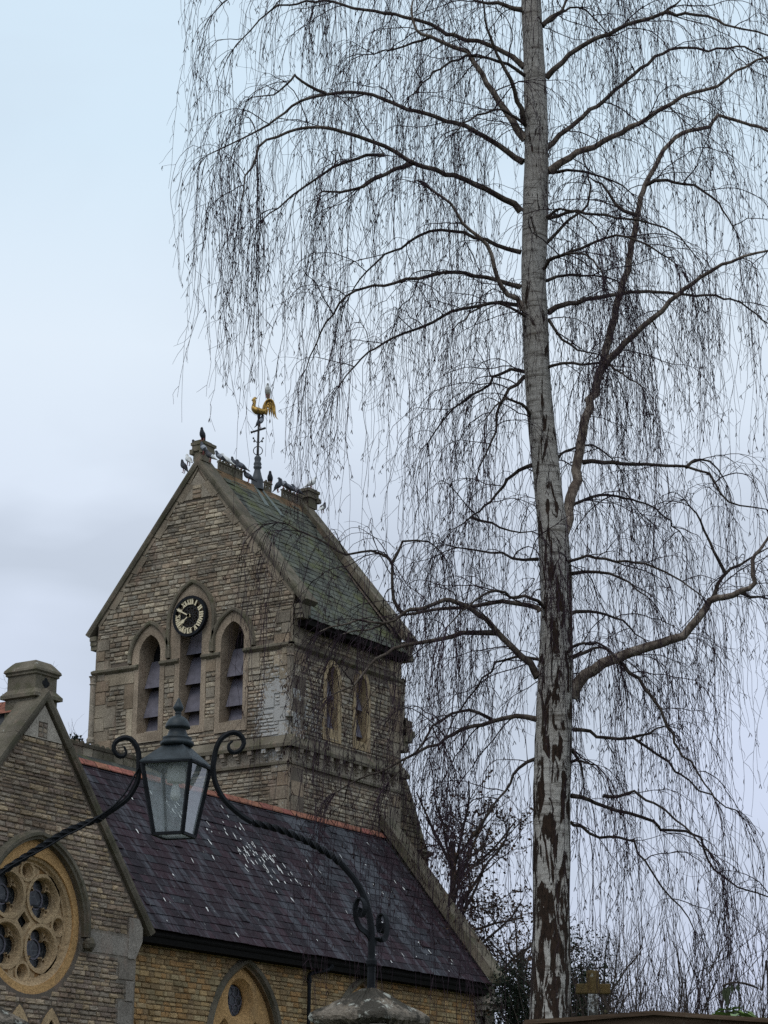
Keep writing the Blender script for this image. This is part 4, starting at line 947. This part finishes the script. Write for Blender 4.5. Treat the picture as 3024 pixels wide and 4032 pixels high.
LIMBS="""10 .1|1132 22 1079 8 1029 0 985 -25
11 .3|1132 145 1090 112 1030 90 980 75 895 40 830 30 765 17 700 3 625 10 580 25 540 65 505 105
17 -.2 p|1135 300 1080 220 1040 160 1010 110 970 98 930 80 900 65 890 30 895 -10
4 .2|930 80 890 92 855 105 830 108 785 118
11 -.5|1142 278 1110 195 1075 115 1055 60 1040 -10
12 .15|1130 350 1030 285 980 265 880 235 830 215 780 202 725 200 675 207 630 230 600 255 540 292 500 312 448 335
5 -.3|705 202 650 175 635 165 615 190 590 205 545 210
13 -.2|1125 457 1090 430 1030 400 980 382 880 345 830 315 775 297 720 280 665 275 600 295 560 320 535 380 520 440
9 .4|895 350 830 378 765 410 695 416 690 424
6 -.4|830 335 770 340 700 375 650 410 600 450 568 474
8 .3|1125 545 1070 530 1005 505 955 497 905 510 865 535 830 550 790 585 755 640
11 -.4 p|1130 670 1115 645 1080 620 1070 575 1050 530 1000 480 975 440 915 395 903 390
9 .2|1125 620 1070 605 1005 592 955 588 880 605 830 616 785 622 750 638 720 680 690 720 662 795
7 -.2|1125 660 1080 653 1030 660 955 685 830 740 780 775 735 830
6 .3|1135 803 1102 800 1067 817 1040 845 998 872 963 900 925 955
6 -.3|1133 813 1102 841 1078 879 1071 935 1047 983 1030 1030
7 .2|1152 1004 1123 1014 1095 1035 1074 1066 1047 1094 1019 1114 988 1138
4 -.2|1019 1118 1060 1128 1102 1149 1150 1148
5 .4|1163 1208 1130 1211 1088 1197 1033 1190 960 1175
10 .2|1166 1321 1142 1309 1085 1301 1027 1308 975 1315 918 1320 872 1327 820 1352 740 1370
6 .2|872 1327 849 1295 846 1218 832 1204 804 1190 749 1197 687 1163 600 1128
4 .1|846 1218 874 1170 922 1170 950 1190
14 -.1|1163 1462 1142 1433 1085 1375 1033 1329 987 1301 958 1295 929 1312 889 1318 830 1345 770 1342 690 1365
10 -.3|1079 1367 1027 1364 970 1376 912 1387 866 1396 831 1410 797 1445 762 1479 716 1502
9 .25|1160 1554 1114 1546 1062 1557 1021 1571 981 1586 947 1603 906 1623 866 1646 820 1667 774 1681 725 1712
5 -.25|1062 1554 1016 1534 970 1543 935 1571 912 1606 877 1641 840 1690
4 .4|1166 1425 1114 1419 1073 1433 1027 1485 981 1548 960 1600
5 -.4|1155 1640 1120 1660 1090 1710 1050 1760 1020 1810
9 .1|1172 55 1210 20 1240 -15
11 -.2|1180 168 1230 120 1280 88 1355 55 1430 32 1460 30 1530 37 1605 65 1660 75 1730 110
5 .2|1430 32 1475 -5
10 .3|1180 320 1260 250 1315 210 1370 160 1430 115 1465 105 1530 107 1610 103 1660 135 1720 190
15 -.1|1187 370 1230 340 1305 305 1380 265 1455 220 1495 200 1550 187 1590 155 1660 120 1730 90
21 .25 s|1205 1175 1222 1140 1240 1050 1262 920 1290 830 1310 750 1350 600 1375 465 1395 400 1415 360 1445 310 1490 282 1535 270 1550 250 1605 265 1665 290 1720 340
15 -.3|1300 795 1370 725 1445 655 1495 610 1580 565 1660 540 1730 515
10 .3|1185 675 1230 655 1305 642 1380 632 1480 635 1580 645 1615 665 1670 705
6 -.3|1182 472 1245 457 1310 467 1405 482 1455 500 1500 550
6 .5|1180 525 1230 475 1270 445 1275 400 1260 335
6 -.5|1180 565 1255 535 1330 510 1400 530 1460 570
5 .3|1180 607 1230 595 1305 597 1345 615
5 -.4|1185 690 1215 730 1250 755 1295 766
7 .2|1375 465 1330 440 1300 400 1270 380
6 -.3|1395 400 1440 390 1500 400 1550 440 1590 500
8 -.2|1258 999 1346 1002 1441 1004 1482 1010 1532 1025 1572 1083 1655 1100
5 .3|1482 1010 1507 994 1532 997 1570 1045
27 -.15|1232 1505 1250 1472 1280 1447 1331 1422 1381 1404 1431 1387 1472 1371 1507 1334 1537 1299 1562 1291 1603 1281 1628 1259 1623 1224 1633 1198 1656 1168 1710 1120
8 .3|1537 1299 1562 1244 1603 1219 1660 1183
5 -.3|1567 1239 1532 1168 1507 1108 1480 1080
6 .2|1603 1281 1665 1296
7 -.3|1331 1417 1351 1442 1376 1467 1411 1508 1436 1558 1452 1588 1462 1618 1492 1644 1522 1694 1545 1730
6 .2|1237 1576 1275 1581 1305 1596 1366 1593 1396 1616 1441 1644 1457 1669 1472 1674 1532 1719 1590 1750
4 -.2|1366 1593 1401 1583 1442 1568
7 .35|1234 1719 1273 1727 1303 1742 1358 1757 1410 1777 1429 1794 1485 1797 1514 1812 1529 1857 1570 1902 1637 1931 1690 1950
5 -.3|1303 1719 1340 1719 1370 1710 1395 1725 1460 1770 1530 1840
5 .2|1232 1775 1254 1786 1295 1809 1340 1809 1369 1820 1392 1861 1429 1916 1473 1961 1500 2010
7 .4|1232 1422 1265 1409 1300 1399 1331 1425
4 -.4|1232 1646 1260 1648 1287 1652
5 .3|1235 1618 1255 1654 1260 1699
6 -.2|1230 1240 1290 1235 1340 1250 1400 1290
6 .6|1225 1330 1270 1320 1330 1335 1390 1380"""
def batch_tubes(mb,P,R,tint):
    """P (N,m,3), R (N,m): three-sided tubes all at once"""
    N,m,_=P.shape; T=np.gradient(P,axis=1); T/=np.linalg.norm(T,axis=2,keepdims=True)+1e-12
    ref=np.cross(T[:,0]+rng.normal(0,.05,(N,3)),(0,0,-1.0)); ref/=np.linalg.norm(ref,axis=1,keepdims=True)+1e-9; ref=ref[:,None]
    U=ref-(ref*T).sum(2,keepdims=True)*T; U/=np.linalg.norm(U,axis=2,keepdims=True)+1e-12; Wv=np.cross(T,U)
    a=np.arange(3)*2*PI/3; V=P[:,:,None]+R[:,:,None,None]*(np.cos(a)[:,None]*U[:,:,None]+np.sin(a)[:,None]*Wv[:,:,None])
    b=(np.arange(N)*m*3)[:,None,None]; i=(np.arange(m-1)*3)[None,:,None]; k=np.arange(3)[None,None,:]; k2=(k+1)%3
    q=np.stack([b+i+k,b+i+k2,b+i+3+k2,b+i+3+k],-1).reshape(-1,4)
    mb.quads(V.reshape(-1,3),q,np.repeat(tint,(m-1)*3,axis=0))
def hang_all(mb,L_):
    """hanging twigs from a list of (point, direction, length, radius, kink, gravity)"""
    if not L_: return
    p=np.array([x[0] for x in L_]); d=np.array([x[1] for x in L_],float); L=np.array([x[2] for x in L_]); r0=np.array([x[3] for x in L_]); kk=np.array([x[4] for x in L_]); gv=np.array([x[5] for x in L_])
    N=len(p); n=17; st=(L/n)[:,None]; d/=np.linalg.norm(d,axis=1,keepdims=True)+1e-9; P=[p]; D=[]
    for i in range(n):
        d=d+np.array([0,0,-1.0])*gv[:,None]*(st/.07)+rng.normal(0,1,(N,3))*kk[:,None]*np.array([1,1,.5]); d/=np.linalg.norm(d,axis=1,keepdims=True); D.append(d); p=p+d*st; P.append(p)
    P=np.stack(P,1); D=np.stack(D,1); f=np.linspace(0,1,n+1)
    k=rng.uniform(.6,1.4,(N,1)); tint=np.hstack([k,k*.97,k])
    batch_tubes(mb,P,.78*r0[:,None]*(1-f)[None]+.0016*f[None],tint)
    ii,jj=np.nonzero(rng.random((N,n-2))<.34*np.minimum(1.3,(st/.075))); jj=jj+2
    a=P[ii,jj]; dd=D[ii,jj-1]; s=rng.normal(0,1,(len(a),3)); s-=dd*(s*dd).sum(1,keepdims=True); s/=np.linalg.norm(s,axis=1,keepdims=True)+1e-9
    e=dd*.8+s*.7; l=rng.uniform(.08,.34,(len(a),1))*(1-.35*jj/n)[:,None]; Q=[a]
    for _ in range(4):
        e=e+np.array([0,0,-.16])+rng.normal(0,.20,e.shape); e/=np.linalg.norm(e,axis=1,keepdims=True); a=a+e*l/4; Q.append(a)
    Q=np.stack(Q,1); batch_tubes(mb,Q,np.broadcast_to(np.linspace(.0022,.0014,5),(len(a),5)),tint[ii])
    c=rng.random(len(a))<.30; a=a[c]; e=e[c]; s=s[c]
    for s2 in (-1,1):      # paired catkins
        z=np.array([0,0,1.0]); C=np.stack([a,a+e*.012+s*s2*.012-z*.018,a+s*s2*.018-z*.044],1)
        batch_tubes(mb,C,np.broadcast_to(np.array([.003,.0046,.002]),(len(a),3)),np.tile([.8,.65,.5],(len(a),1)))
LIMBS+='''
10 .2|1146 -60 1050 -110 950 -130 850 -130 750 -110 650 -80 560 -45 500 -10 460 30
8 -.4|1146 -100 1080 -160 980 -200 880 -190 780 -150 700 -100
9 .4|1148 -80 1100 -120 1000 -100 900 -60 800 -40 720 -30 640 -30
9 -.2|1150 -70 1230 -130 1330 -150 1430 -130 1530 -90 1630 -50 1720 0
8 .3|1150 -110 1250 -180 1350 -190 1480 -160 1600 -100'''
rb=random.Random(77)      # limbs reaching toward and away from the viewer
for y0 in range(-40,1500,105):
    sd_=rb.choice((-1,1)); x0=float(np.interp(y0,[a for a,_,_ in TR_],[b for _,b,_ in TR_])); L_=rb.uniform(110,330); up_=rb.uniform(20,70); dp_=rb.choice((-1,1))*rb.uniform(.55,1.3)
    LIMBS+='\n%.1f %.2f|'%(rb.uniform(4,6.5),dp_)+' '.join('%.0f %.0f'%(x0+sd_*(8+L_*f_),y0-up_*math.sin(PI*min(1,f_*.8))+L_*.28*f_*f_+rb.uniform(-6,6)) for f_ in (0,.2,.4,.6,.8,1))
nt=0
for line in LIMBS.split('\n'):
    hd_,co=line.split('|'); hh=hd_.split(); w=float(hh[0]); sl_=float(hh[1]); pale='p' in hh or 's' in hh
    c=list(map(float,co.split())); px=[(c[i],c[i+1]) for i in range(0,len(c),2)]
    base=[]; acc=0; last=None
    for x,y in px:
        if last is not None: acc+=math.hypot(x-last[0],y-last[1])*K/F_PX*23
        last=(x,y); base.append(tp(x,y,sl_*acc))
    P=smooth_path(base,.10); n=len(P); P[1:-1]+=rng.normal(0,.009,(n-2,3)); tt=np.linspace(0,1,n)
    r0=w*.86*K/F_PX*23.5/2; tip=.006 if 's' not in hh else .012
    rads=r0*(1-tt)**.85*(1+.35*np.exp(-tt*acc/.14))+tip
    m=MB(); kk=2.7 if 'p' in hh or 's' in hh else (2.0 if w>=15 else (1.15 if w>8 else .7)); ks=[]
    tube(m,P,rads,8,(kk,kk*.98,kk*.95))
    LB=m.build('branch',M['limb_bark'],BI,True)
    # side shoots and hanging twigs
    tw_=MB(); Ltot=np.linalg.norm(np.diff(P,axis=0),axis=1).sum(); dl=Ltot/(n-1)
    off_lo=.10 if Ltot>2 else 0
    s=off_lo*Ltot; HL=[]; LF=.55 if (px[0][1]>1380 and px[0][0]>1200 and w<20) else 1.0
    while s<Ltot:
        f=s/Ltot; i=min(n-2,int(f*(n-1))); d=P[i+1]-P[i]; d/=np.linalg.norm(d)+1e-9
        if rng.random()<.60: # shoot
            e=d*rng.uniform(.3,.9)+rng.normal(0,.5,3); e[2]=abs(e[2])*.5+rng.uniform(-.25,.25); e/=np.linalg.norm(e); L=rng.uniform(.3,1.0)*(1.15-.45*f)
            m_=max(4,int(L/.08)); a=P[i].copy(); o=[a.copy()]
            for jq in range(m_):
                e=e+np.array([0,0,-.10])+rng.normal(0,.17,3); e/=np.linalg.norm(e); a=a+e*(L/m_); o.append(a.copy())
            o=np.array(o); tube(tw_,o,np.linspace(.0075 if L>.7 else .006,.0035,m_+1),4,(1,.95,.9),cap=False)
            for jq in range(1,m_+1):
                if rng.random()<.52:
                    ee=o[jq]-o[jq-1]; ee=ee/np.linalg.norm(ee)+rng.normal(0,.4,3); HL.append((o[jq],ee,(rng.gamma(2.6,.52)+.3)*LF,.0042,rng.uniform(.10,.20),rng.uniform(.2,.42)))
            HL.append((o[-1],o[-1]-o[-2],rng.uniform(.6,2.2)*LF,.0042,.15,.32))
        if rng.random()<.75: HL.append((P[i],d*.5+rng.normal(0,.5,3),(rng.gamma(2.6,.52)+.25)*LF,.0042,rng.uniform(.10,.20),rng.uniform(.2,.42)))
        s+=rng.uniform(.125,.235)*(2.2 if 's' in hh else 1)*(1.9 if px[0][1]>1560 and px[0][0]>1200 else 1)
    e=P[-1]-P[-2]; e/=np.linalg.norm(e)
    for _ in range(9 if 's' not in hh else 3): HL.append((P[-1],e+rng.normal(0,.4,3),rng.uniform(.6,2.6),.0045,.15,.34))
    if w==13:   # the long dark rope of twigs below the left limb
        for _ in range(16): HL.append((tp(556+rng.normal(0,8),rng.uniform(300,480),sl_*acc+rng.normal(0,.1)),np.array([0,0,-1.0]),rng.uniform(1.3,2.3),.0052,.10,.3))
        for _ in range(26): HL.append((tp(rng.uniform(440,540),rng.uniform(290,450),sl_*acc+rng.normal(0,.2)),np.array([rng.normal(0,.3),rng.normal(0,.3),-1.0]),rng.uniform(1.0,2.4),.0042,.12,.26))
    nt+=len(HL); hang_all(tw_,HL)
    tw_.build('twigs',M['twig'],LB)
print('hanging twigs',nt)

# ------------------------------------------------------------------ other trees, shrubs
def leaf(mb,p,s,tint,rr=rng):
    a=rr.normal(0,1,3); a/=np.linalg.norm(a); b=np.cross(a,rr.normal(0,1,3)); b/=np.linalg.norm(b)+1e-9
    mb.add(np.array([p,p+a*s*.5+b*s*.32,p+a*s,p+a*s*.5-b*s*.32]),[(0,1,2,3)],tint)
def branch_tree(name,base,height,lean,label,cat,twigmat,levels=4,spread=.6,r0=.14,leafmat=None,leafsize=.09,leafp=.5,group=None,seed=1,upw=.12,n0=5,first=.3,kids=(3,5),R1=None):
    rr=np.random.default_rng(seed); T=empty(name,tuple(base),label,cat,group)
    tm=MB(); cm=MB(); lm=MB(); cnt=[0]
    def go(p,d,L,r,lev):
        n=max(3,int(L/ (.35 if lev<2 else .16))); pts=[p]; q=p.copy()
        for i in range(n):
            d=d+rr.normal(0,.025 if lev==0 else .10+.04*lev,3)+np.array([0,0,upw*(.4 if lev else .1)]); d/=np.linalg.norm(d); q=q+d*L/n; pts.append(q)
        P=np.array(pts); tube(tm if lev==0 else cm,P,np.linspace(r,r*.45,n+1),8 if lev==0 else (5 if lev<2 else 3),(rr.uniform(.8,1.2),)*3,cap=False)
        if lev>=levels:
            if leafmat is not None:
                for pt in P[1:]:
                    if rr.random()<leafp: leaf(lm,pt,leafsize*rr.uniform(.6,1.3),(rr.uniform(.5,1.6),)*3,rr)
            return
        m=rr.integers(*kids)+ (n0 if lev==0 else 0)
        for k_ in range(m):
            f=rr.uniform(first,1) if lev==0 else rr.uniform(.25,1); i=min(n,max(1,int(f*n))); dd=P[i]-P[i-1]; dd/=np.linalg.norm(dd)
            e=dd+rr.normal(0,spread,3); e/=np.linalg.norm(e); go(P[i],e,(R1*rr.uniform(.6,1.1)*(1.2-.65*f) if (R1 and lev==0) else L*rr.uniform(.42,.68)*(1.1-.35*f)),(r*.28 if R1 and lev==0 else r*.5*(1.1-.4*f)),lev+1)
    go(np.array(base,float),np.array(lean,float)/np.linalg.norm(lean),height*(.94 if R1 else .62),r0,0)
    tm.build('trunk',M['bg_twig'],T); cm.build('crown',M[twigmat],T)
    if lm.n: lm.build('leaves',M[leafmat],T)
    return T
def gpos(px,d): p=at_dist(px,2016,d); return np.array([p[0],p[1],G])
branch_tree('oak_tree',gpos(1880,54),10.8,(0,0,1),'winter tree with withered brown leaves beyond the nave gable','tree','bg_twig',levels=4,spread=.8,r0=.16,leafmat='dead_leaf',leafsize=.095,leafp=.58,seed=6,n0=40,first=.30,kids=(4,6),R1=4.2,upw=.10)
branch_tree('oak_tree',gpos(2020,60),8.6,(0,0,1),'smaller withered tree close behind the left side of the birch trunk','tree','bg_twig',levels=4,spread=.8,r0=.13,leafmat='dead_leaf',leafsize=.075,leafp=.40,seed=15,n0=30,first=.35,kids=(4,6),R1=3.2)
branch_tree('bare_tree',gpos(2330,48),6.6,(0,0,1),'leafless twiggy tree rising behind the stone cross','tree','bg_twig',levels=4,spread=.55,r0=.09,seed=41,n0=20,first=.35,kids=(4,6),R1=3.0,upw=.2)
branch_tree('bare_tree',gpos(-30,75),20.5,(0,0,1),'bare pale tree at the left edge behind the ridge block','tree','grey_twig',levels=4,spread=.45,r0=.16,seed=8,n0=9,first=.4)
branch_tree('bare_tree',gpos(215,80),19.5,(-.05,.03,1),'bare pale tree between the ridge block and the tower','tree','grey_twig',levels=4,spread=.5,r0=.16,seed=23,n0=9,first=.45)
def leafy(name,base,h,rx,label,cat,mat,n,size,seed,shape='cone',group=None,z0=.1,lumps=9):
    rr=np.random.default_rng(seed); T=empty(name,tuple(base),label,cat,group)
    m=MB(); tube(m,[base,base+np.array([0,0,h*.85])],[.10,.03],7)
    L=MB(); lu=[]
    for k_ in range(lumps):
        f=rr.uniform(z0,1); a=rr.uniform(0,2*PI); R=rx*((1-f)**.7 if shape=='cone' else math.sin(PI*min(.98,max(.05,f*.8+.12))))
        c=np.array(base)+np.array([math.cos(a)*R*.65,math.sin(a)*R*.65,f*h*.92]); lu.append((c,rx*rr.uniform(.28,.5)))
        tube(m,[np.array(base)+np.array([0,0,f*h*.6]),c],[.035,.012],4,cap=False)
    for _ in range(n):
        c,r_=lu[rr.integers(len(lu))]; d=rr.normal(0,1,3); d/=np.linalg.norm(d); p=c+d*r_*rr.uniform(.3,1.1)*np.array([1,1,1.15])
        leaf(L,p,size*rr.uniform(.5,1.4),(rr.uniform(.4,1.7),)*3,rr)
    m.build('trunk',M['bg_twig'],T); L.build('leaves',M[mat],T); return T
leafy('yew_tree',gpos(2265,44),6.9,1.7,'dark evergreen rising on the right of the birch trunk','tree','yew_leaf',26000,.055,2,z0=.3,lumps=34)
leafy('yew_tree',gpos(2020,46),6.6,1.3,'dark evergreen between the nave gable and the birch trunk','tree','yew_leaf',13000,.055,3,z0=.3,lumps=24)
leafy('cypress_tree',gpos(338,66),15.9,.70,'dark evergreen top against the left side of the tower','tree','yew_leaf',9000,.09,5,z0=.6,lumps=16,shape='oval')
leafy('ivy_bush',gpos(2340,36),4.5,1.1,'olive leaved bush behind the stone cross','bush','olive_leaf',6500,.055,6,z0=.3,lumps=20,shape='oval')
leafy('ivy_bush',gpos(1965,40),4.6,.9,'mossy olive bush by the end of the nave wall','bush','olive_leaf',6000,.055,7,z0=.3,lumps=18,shape='oval')
def shrub(base,h,n,fan,label,seed,mat,r=.02,name='bare_shrub',kids=5):
    rr=np.random.default_rng(seed); T=empty(name,tuple(base),label,'shrub'); m=MB()
    def stem(p,d,L,r,lev):
        k_=max(4,int(L/.3)); pts=[p]
        for i in range(k_):
            d=d+rr.normal(0,.06+.03*lev,3)+np.array([0,0,.06]); d/=np.linalg.norm(d); pts.append(pts[-1]+d*L/k_)
        P=np.array(pts); tube(m,P,np.linspace(r,r*.35,k_+1),4 if lev==0 else 3,(rr.uniform(.7,1.3),)*3,cap=False)
        if lev<2:
            for q_ in range(kids if lev==0 else 3):
                i=rr.integers(k_//3,k_); e=P[i+1]-P[i]; e=e/np.linalg.norm(e)+rr.normal(0,.28,3); e/=np.linalg.norm(e); stem(P[i],e,L*rr.uniform(.25,.5),r*.5,lev+1)
    for _ in range(n):
        a=rr.uniform(0,2*PI); f=fan*math.sqrt(rr.random()); stem(np.array(base)+np.array([math.cos(a)*.25,math.sin(a)*.25,0]),np.array([math.cos(a)*f,math.sin(a)*f,1.0])/math.hypot(1,f),h*rr.uniform(.7,1.03),r,0)
    m.build('stems',M[mat],T); return T
shrub(gpos(2620,34),5.3,60,.36,'rounded bare shrub of upright stems on the right of the stone cross',31,'bg_twig',.016,kids=6)
shrub(gpos(2900,30),5.3,15,.13,'tall thin bare shoots left of the right edge',32,'bg_twig',.011,kids=5)
shrub(gpos(2995,28),5.3,17,.15,'tall thin bare shoots at the right edge',33,'bg_twig',.011,kids=5)
shrub(gpos(2290,40),5.6,18,.26,'tangled bare shrub against the evergreen beside the birch',34,'bg_twig',.016,kids=6)

# ------------------------------------------------------------------ stone cross
CD=25.0; c0=at_dist(2333,3822,CD); cm_=CD/F_PX/.97
CR=empty('stone_cross',(c0[0],c0[1],G),'stone memorial cross with ochre lichened head and white spotted shaft','cross')
fr=Fr((c0[0],c0[1],0),RT,(0,0,1),-FH); s_=.587*cm_; zt=c0[2]
def cr_box(u0,u1,v0,v1,d,name,mat):
    m=MB(); box(m,fr,u0*s_,u1*s_,zt-v1*s_,zt-v0*s_,-d,d); o=m.build(name,M[mat],CR)
    b=o.modifiers.new('edge','BEVEL'); b.width=.012; b.segments=2; return o
cr_box(-38,38,0,148,.05,'head','cross_stone'); cr_box(-110,110,84,147,.048,'arm','cross_stone')
m=MB(); box(m,fr,-32*s_,32*s_,G+.5,zt-148*s_-.002,-.045,.045); m.build('shaft',M['cross_shaft'],CR)
m=MB(); box(m,fr,-.28,.28,G,G+.25,-.28,.28); box(m,fr,-.18,.18,G+.25,G+.5,-.18,.18); m.build('plinth',M['cross_stone'],CR)

# ------------------------------------------------------------------ timber board
BD=7.0; bp=[(2062,4022),(2250,4011),(2567,3985),(2760,3999),(3024,4016),(3090,4022)]
pts=[at_dist(x,y,BD) for x,y in bp]; o_=at_dist(2567,3985,BD)
fr=Fr((o_[0],o_[1],0),RT,(0,0,1),-FH); uv=[((p-np.array([o_[0],o_[1],0]))@RT,p[2]) for p in pts]
TB=empty('timber_board',(o_[0],o_[1],G),'weathered brown timber board with low peaked top along the bottom right','board')
m=MB(); plate(m,fr,[(uv[0][0],uv[0][1]-.75),(uv[-1][0],uv[-1][1]-.75)]+uv[::-1],[],-.03,.03,back=True); m.build('panel',M['timber'],TB)
m=MB(); 
for a,b in zip(uv[:-1],uv[1:]):
    m.add(np.array([fr.p(a[0],a[1]+.001,-.05),fr.p(b[0],b[1]+.001,-.05),fr.p(b[0],b[1]+.001,.05),fr.p(a[0],a[1]+.001,.05),fr.p(a[0],a[1]-.012,-.05),fr.p(b[0],b[1]-.012,-.05),fr.p(b[0],b[1]-.012,.05),fr.p(a[0],a[1]-.012,.05)]),[(0,1,2,3),(4,5,6,7),(3,2,6,7),(0,1,5,4)])
m.build('capping',M['timber'],TB)
for u in (uv[0][0]+.06,uv[-1][0]-.06):
    m=MB(); box(m,fr,u-.04,u+.04,G,uv[0][1]-.70,-.04,.04); m.build('post',M['timber'],TB)

# ------------------------------------------------------------------ glossy plant at the lower right corner
pb=at_dist(2960,4100,8.2); LP=empty('laurel_plant',(pb[0],pb[1],G),'green glossy leaved plant in the lower right corner','plant')
m=MB(); top=at_dist(2960,4030,8.2); rr=np.random.default_rng(3); lf=MB()
for i in range(7):
    e=at_dist(rr.uniform(2860,3060),rr.uniform(3975,4060),8.2+rr.uniform(-.2,.2)); tube(m,smooth_path([(pb[0],pb[1],G),(pb[0]+rr.normal(0,.03),pb[1]+rr.normal(0,.03),pb[2]-.3),tuple(e)],.1),.005,4)
    for k_ in range(9):
        a=rr.uniform(0,2*PI); d=np.array([math.cos(a),math.sin(a),rr.uniform(-.7,.35)]); d/=np.linalg.norm(d); w=np.cross(d,(0,0,1.0)); w/=np.linalg.norm(w); L=rr.uniform(.05,.085); u_=np.array([0,0,1.0])
        P0=e+rr.normal(0,.012,3); kk=rr.uniform(.6,1.5)
        lf.add(np.array([P0,P0+d*L*.4+w*L*.2+u_*.006,P0+d*L-u_*.01,P0+d*L*.4-w*L*.2+u_*.006,P0+d*L*.4-u_*.002]),[(0,1,4),(1,2,4),(2,3,4),(3,0,4)],(kk,kk,kk*.8))
m.build('stem',M['bg_twig'],LP); lf.build('leaves',M['laurel_leaf'],LP)
# arching stem with drooping seed head
pb=at_dist(3060,4140,9.0); CB=empty('bramble_stem',(pb[0],pb[1],G),'thin arching stem with drooping dark leaves at the lower right','stem')
m=MB(); tube(m,smooth_path([(pb[0],pb[1],G),tuple(at_dist(3040,3960,9)),tuple(at_dist(3000,3900,9)),tuple(at_dist(2930,3872,9)),tuple(at_dist(2880,3870,9)),tuple(at_dist(2845,3882,9))],.03),[.005]*1+[0.005]*0 if False else .0045,4)
m.build('cane',M['bg_twig'],CB)
lf=MB()
for px,py,L in ((2850,3885,.05),(2858,3888,.07),(2862,3880,.09),(2868,3880,.05),(2882,3872,.04),(2905,3872,.035)):
    p=at_dist(px,py,9); w=RT*.010
    lf.add(np.array([p,p-np.array([0,0,L*.5])+w+FH*.006,p-np.array([0,0,L]),p-np.array([0,0,L*.5])-w]),[(0,1,2,3)],(.25,.22,.2))
lf.build('leaves',M['laurel_leaf'],CB)

# ------------------------------------------------------------------ sky and light
SUN_EL,SUN_AZ=math.radians(58),yaw+math.radians(150)      # soft light from behind the viewer's left shoulder
W=bpy.data.worlds.new('World'); S.world=W; W.use_nodes=True; nt_=W.node_tree; nt_.nodes.clear()
N=nt_.nodes.new; out=N('ShaderNodeOutputWorld'); bg=N('ShaderNodeBackground'); bg.inputs['Strength'].default_value=.1; nt_.links.new(bg.outputs[0],out.inputs['Surface'])
sky=N('ShaderNodeTexSky'); sky.sky_type='NISHITA'; sky.sun_disc=False; sky.sun_elevation=SUN_EL; sky.sun_rotation=PI/2-SUN_AZ; sky.air_density=1.0; sky.dust_density=1.5
tc=N('ShaderNodeTexCoord'); mp=N('ShaderNodeMapping'); mp.inputs['Scale'].default_value=(1.0,1.0,2.6); nt_.links.new(tc.outputs['Generated'],mp.inputs['Vector'])
nz=N('ShaderNodeTexNoise'); nz.inputs['Scale'].default_value=4.2; nz.inputs['Detail'].default_value=4; nz.inputs['Roughness'].default_value=.5; nz.inputs['Distortion'].default_value=.4; nt_.links.new(mp.outputs[0],nz.inputs['Vector'])
sx=N('ShaderNodeSeparateXYZ'); nt_.links.new(tc.outputs['Generated'],sx.inputs[0])
def ramp_(stops):
    r=N('ShaderNodeValToRGB'); e=r.color_ramp.elements
    while len(e)<len(stops): e.new(.5)
    for x,(p,c) in zip(e,stops): x.position=p; x.color=(*c,1)
    return r
r_=ramp_([(0.0,(.53,.58,.74)),(.12,(.56,.625,.80)),(.20,(.59,.665,.82)),(.29,(.655,.74,.86)),(.36,(.70,.80,.90)),(.44,(.62,.765,.885)),(.60,(.60,.75,.88)),(1,(.64,.76,.87))])
nt_.links.new(sx.outputs['Z'],r_.inputs[0])
cl_=ramp_([(.42,(0,0,0)),(.60,(1,1,1))]); nt_.links.new(nz.outputs['Fac'],cl_.inputs[0])
lo_=ramp_([(.05,(.35,.35,.35)),(.22,(.95,.95,.95)),(.27,(.9,.9,.9)),(.33,(.12,.12,.12)),(.6,(.2,.2,.2))]); nt_.links.new(sx.outputs['Z'],lo_.inputs[0])
mk=N('ShaderNodeMath'); mk.operation='MULTIPLY'; nt_.links.new(cl_.outputs[0],mk.inputs[0]); nt_.links.new(lo_.outputs[0],mk.inputs[1])
mu=N('ShaderNodeMix'); mu.data_type='RGBA'; nt_.links.new(mk.outputs[0],mu.inputs['Factor']); nt_.links.new(r_.outputs[0],mu.inputs[6]); mu.inputs[7].default_value=(.50,.57,.67,1)
sc=N('ShaderNodeMix'); sc.data_type='RGBA'; sc.blend_type='MULTIPLY'; sc.inputs['Factor'].default_value=1; sc.inputs[7].default_value=(11.6,11.4,11.3,1); nt_.links.new(mu.outputs[2],sc.inputs[6])
mx=N('ShaderNodeMix'); mx.data_type='RGBA'; mx.inputs['Factor'].default_value=.92; nt_.links.new(sky.outputs[0],mx.inputs[6]); nt_.links.new(sc.outputs[2],mx.inputs[7]); nt_.links.new(mx.outputs[2],bg.inputs['Color'])
sun=bpy.data.lights.new('sun','SUN'); sun.energy=.9; sun.angle=math.radians(30); sun.color=(1,.96,.9); so=bpy.data.objects.new('sun',sun); COL.objects.link(so)
sd=Vector((math.cos(SUN_EL)*math.cos(SUN_AZ),math.cos(SUN_EL)*math.sin(SUN_AZ),math.sin(SUN_EL))); so.rotation_euler=sd.to_track_quat('Z','Y').to_euler(); so.location=(0,0,40)
S.view_settings.view_transform='Standard'; S.view_settings.look='None'; S.view_settings.exposure=0; S.view_settings.gamma=1
S.cycles.max_bounces=6; S.cycles.transparent_max_bounces=8; S.cycles.use_denoising=False
for o in S.objects:
    if '_b' in o: del o['_b']
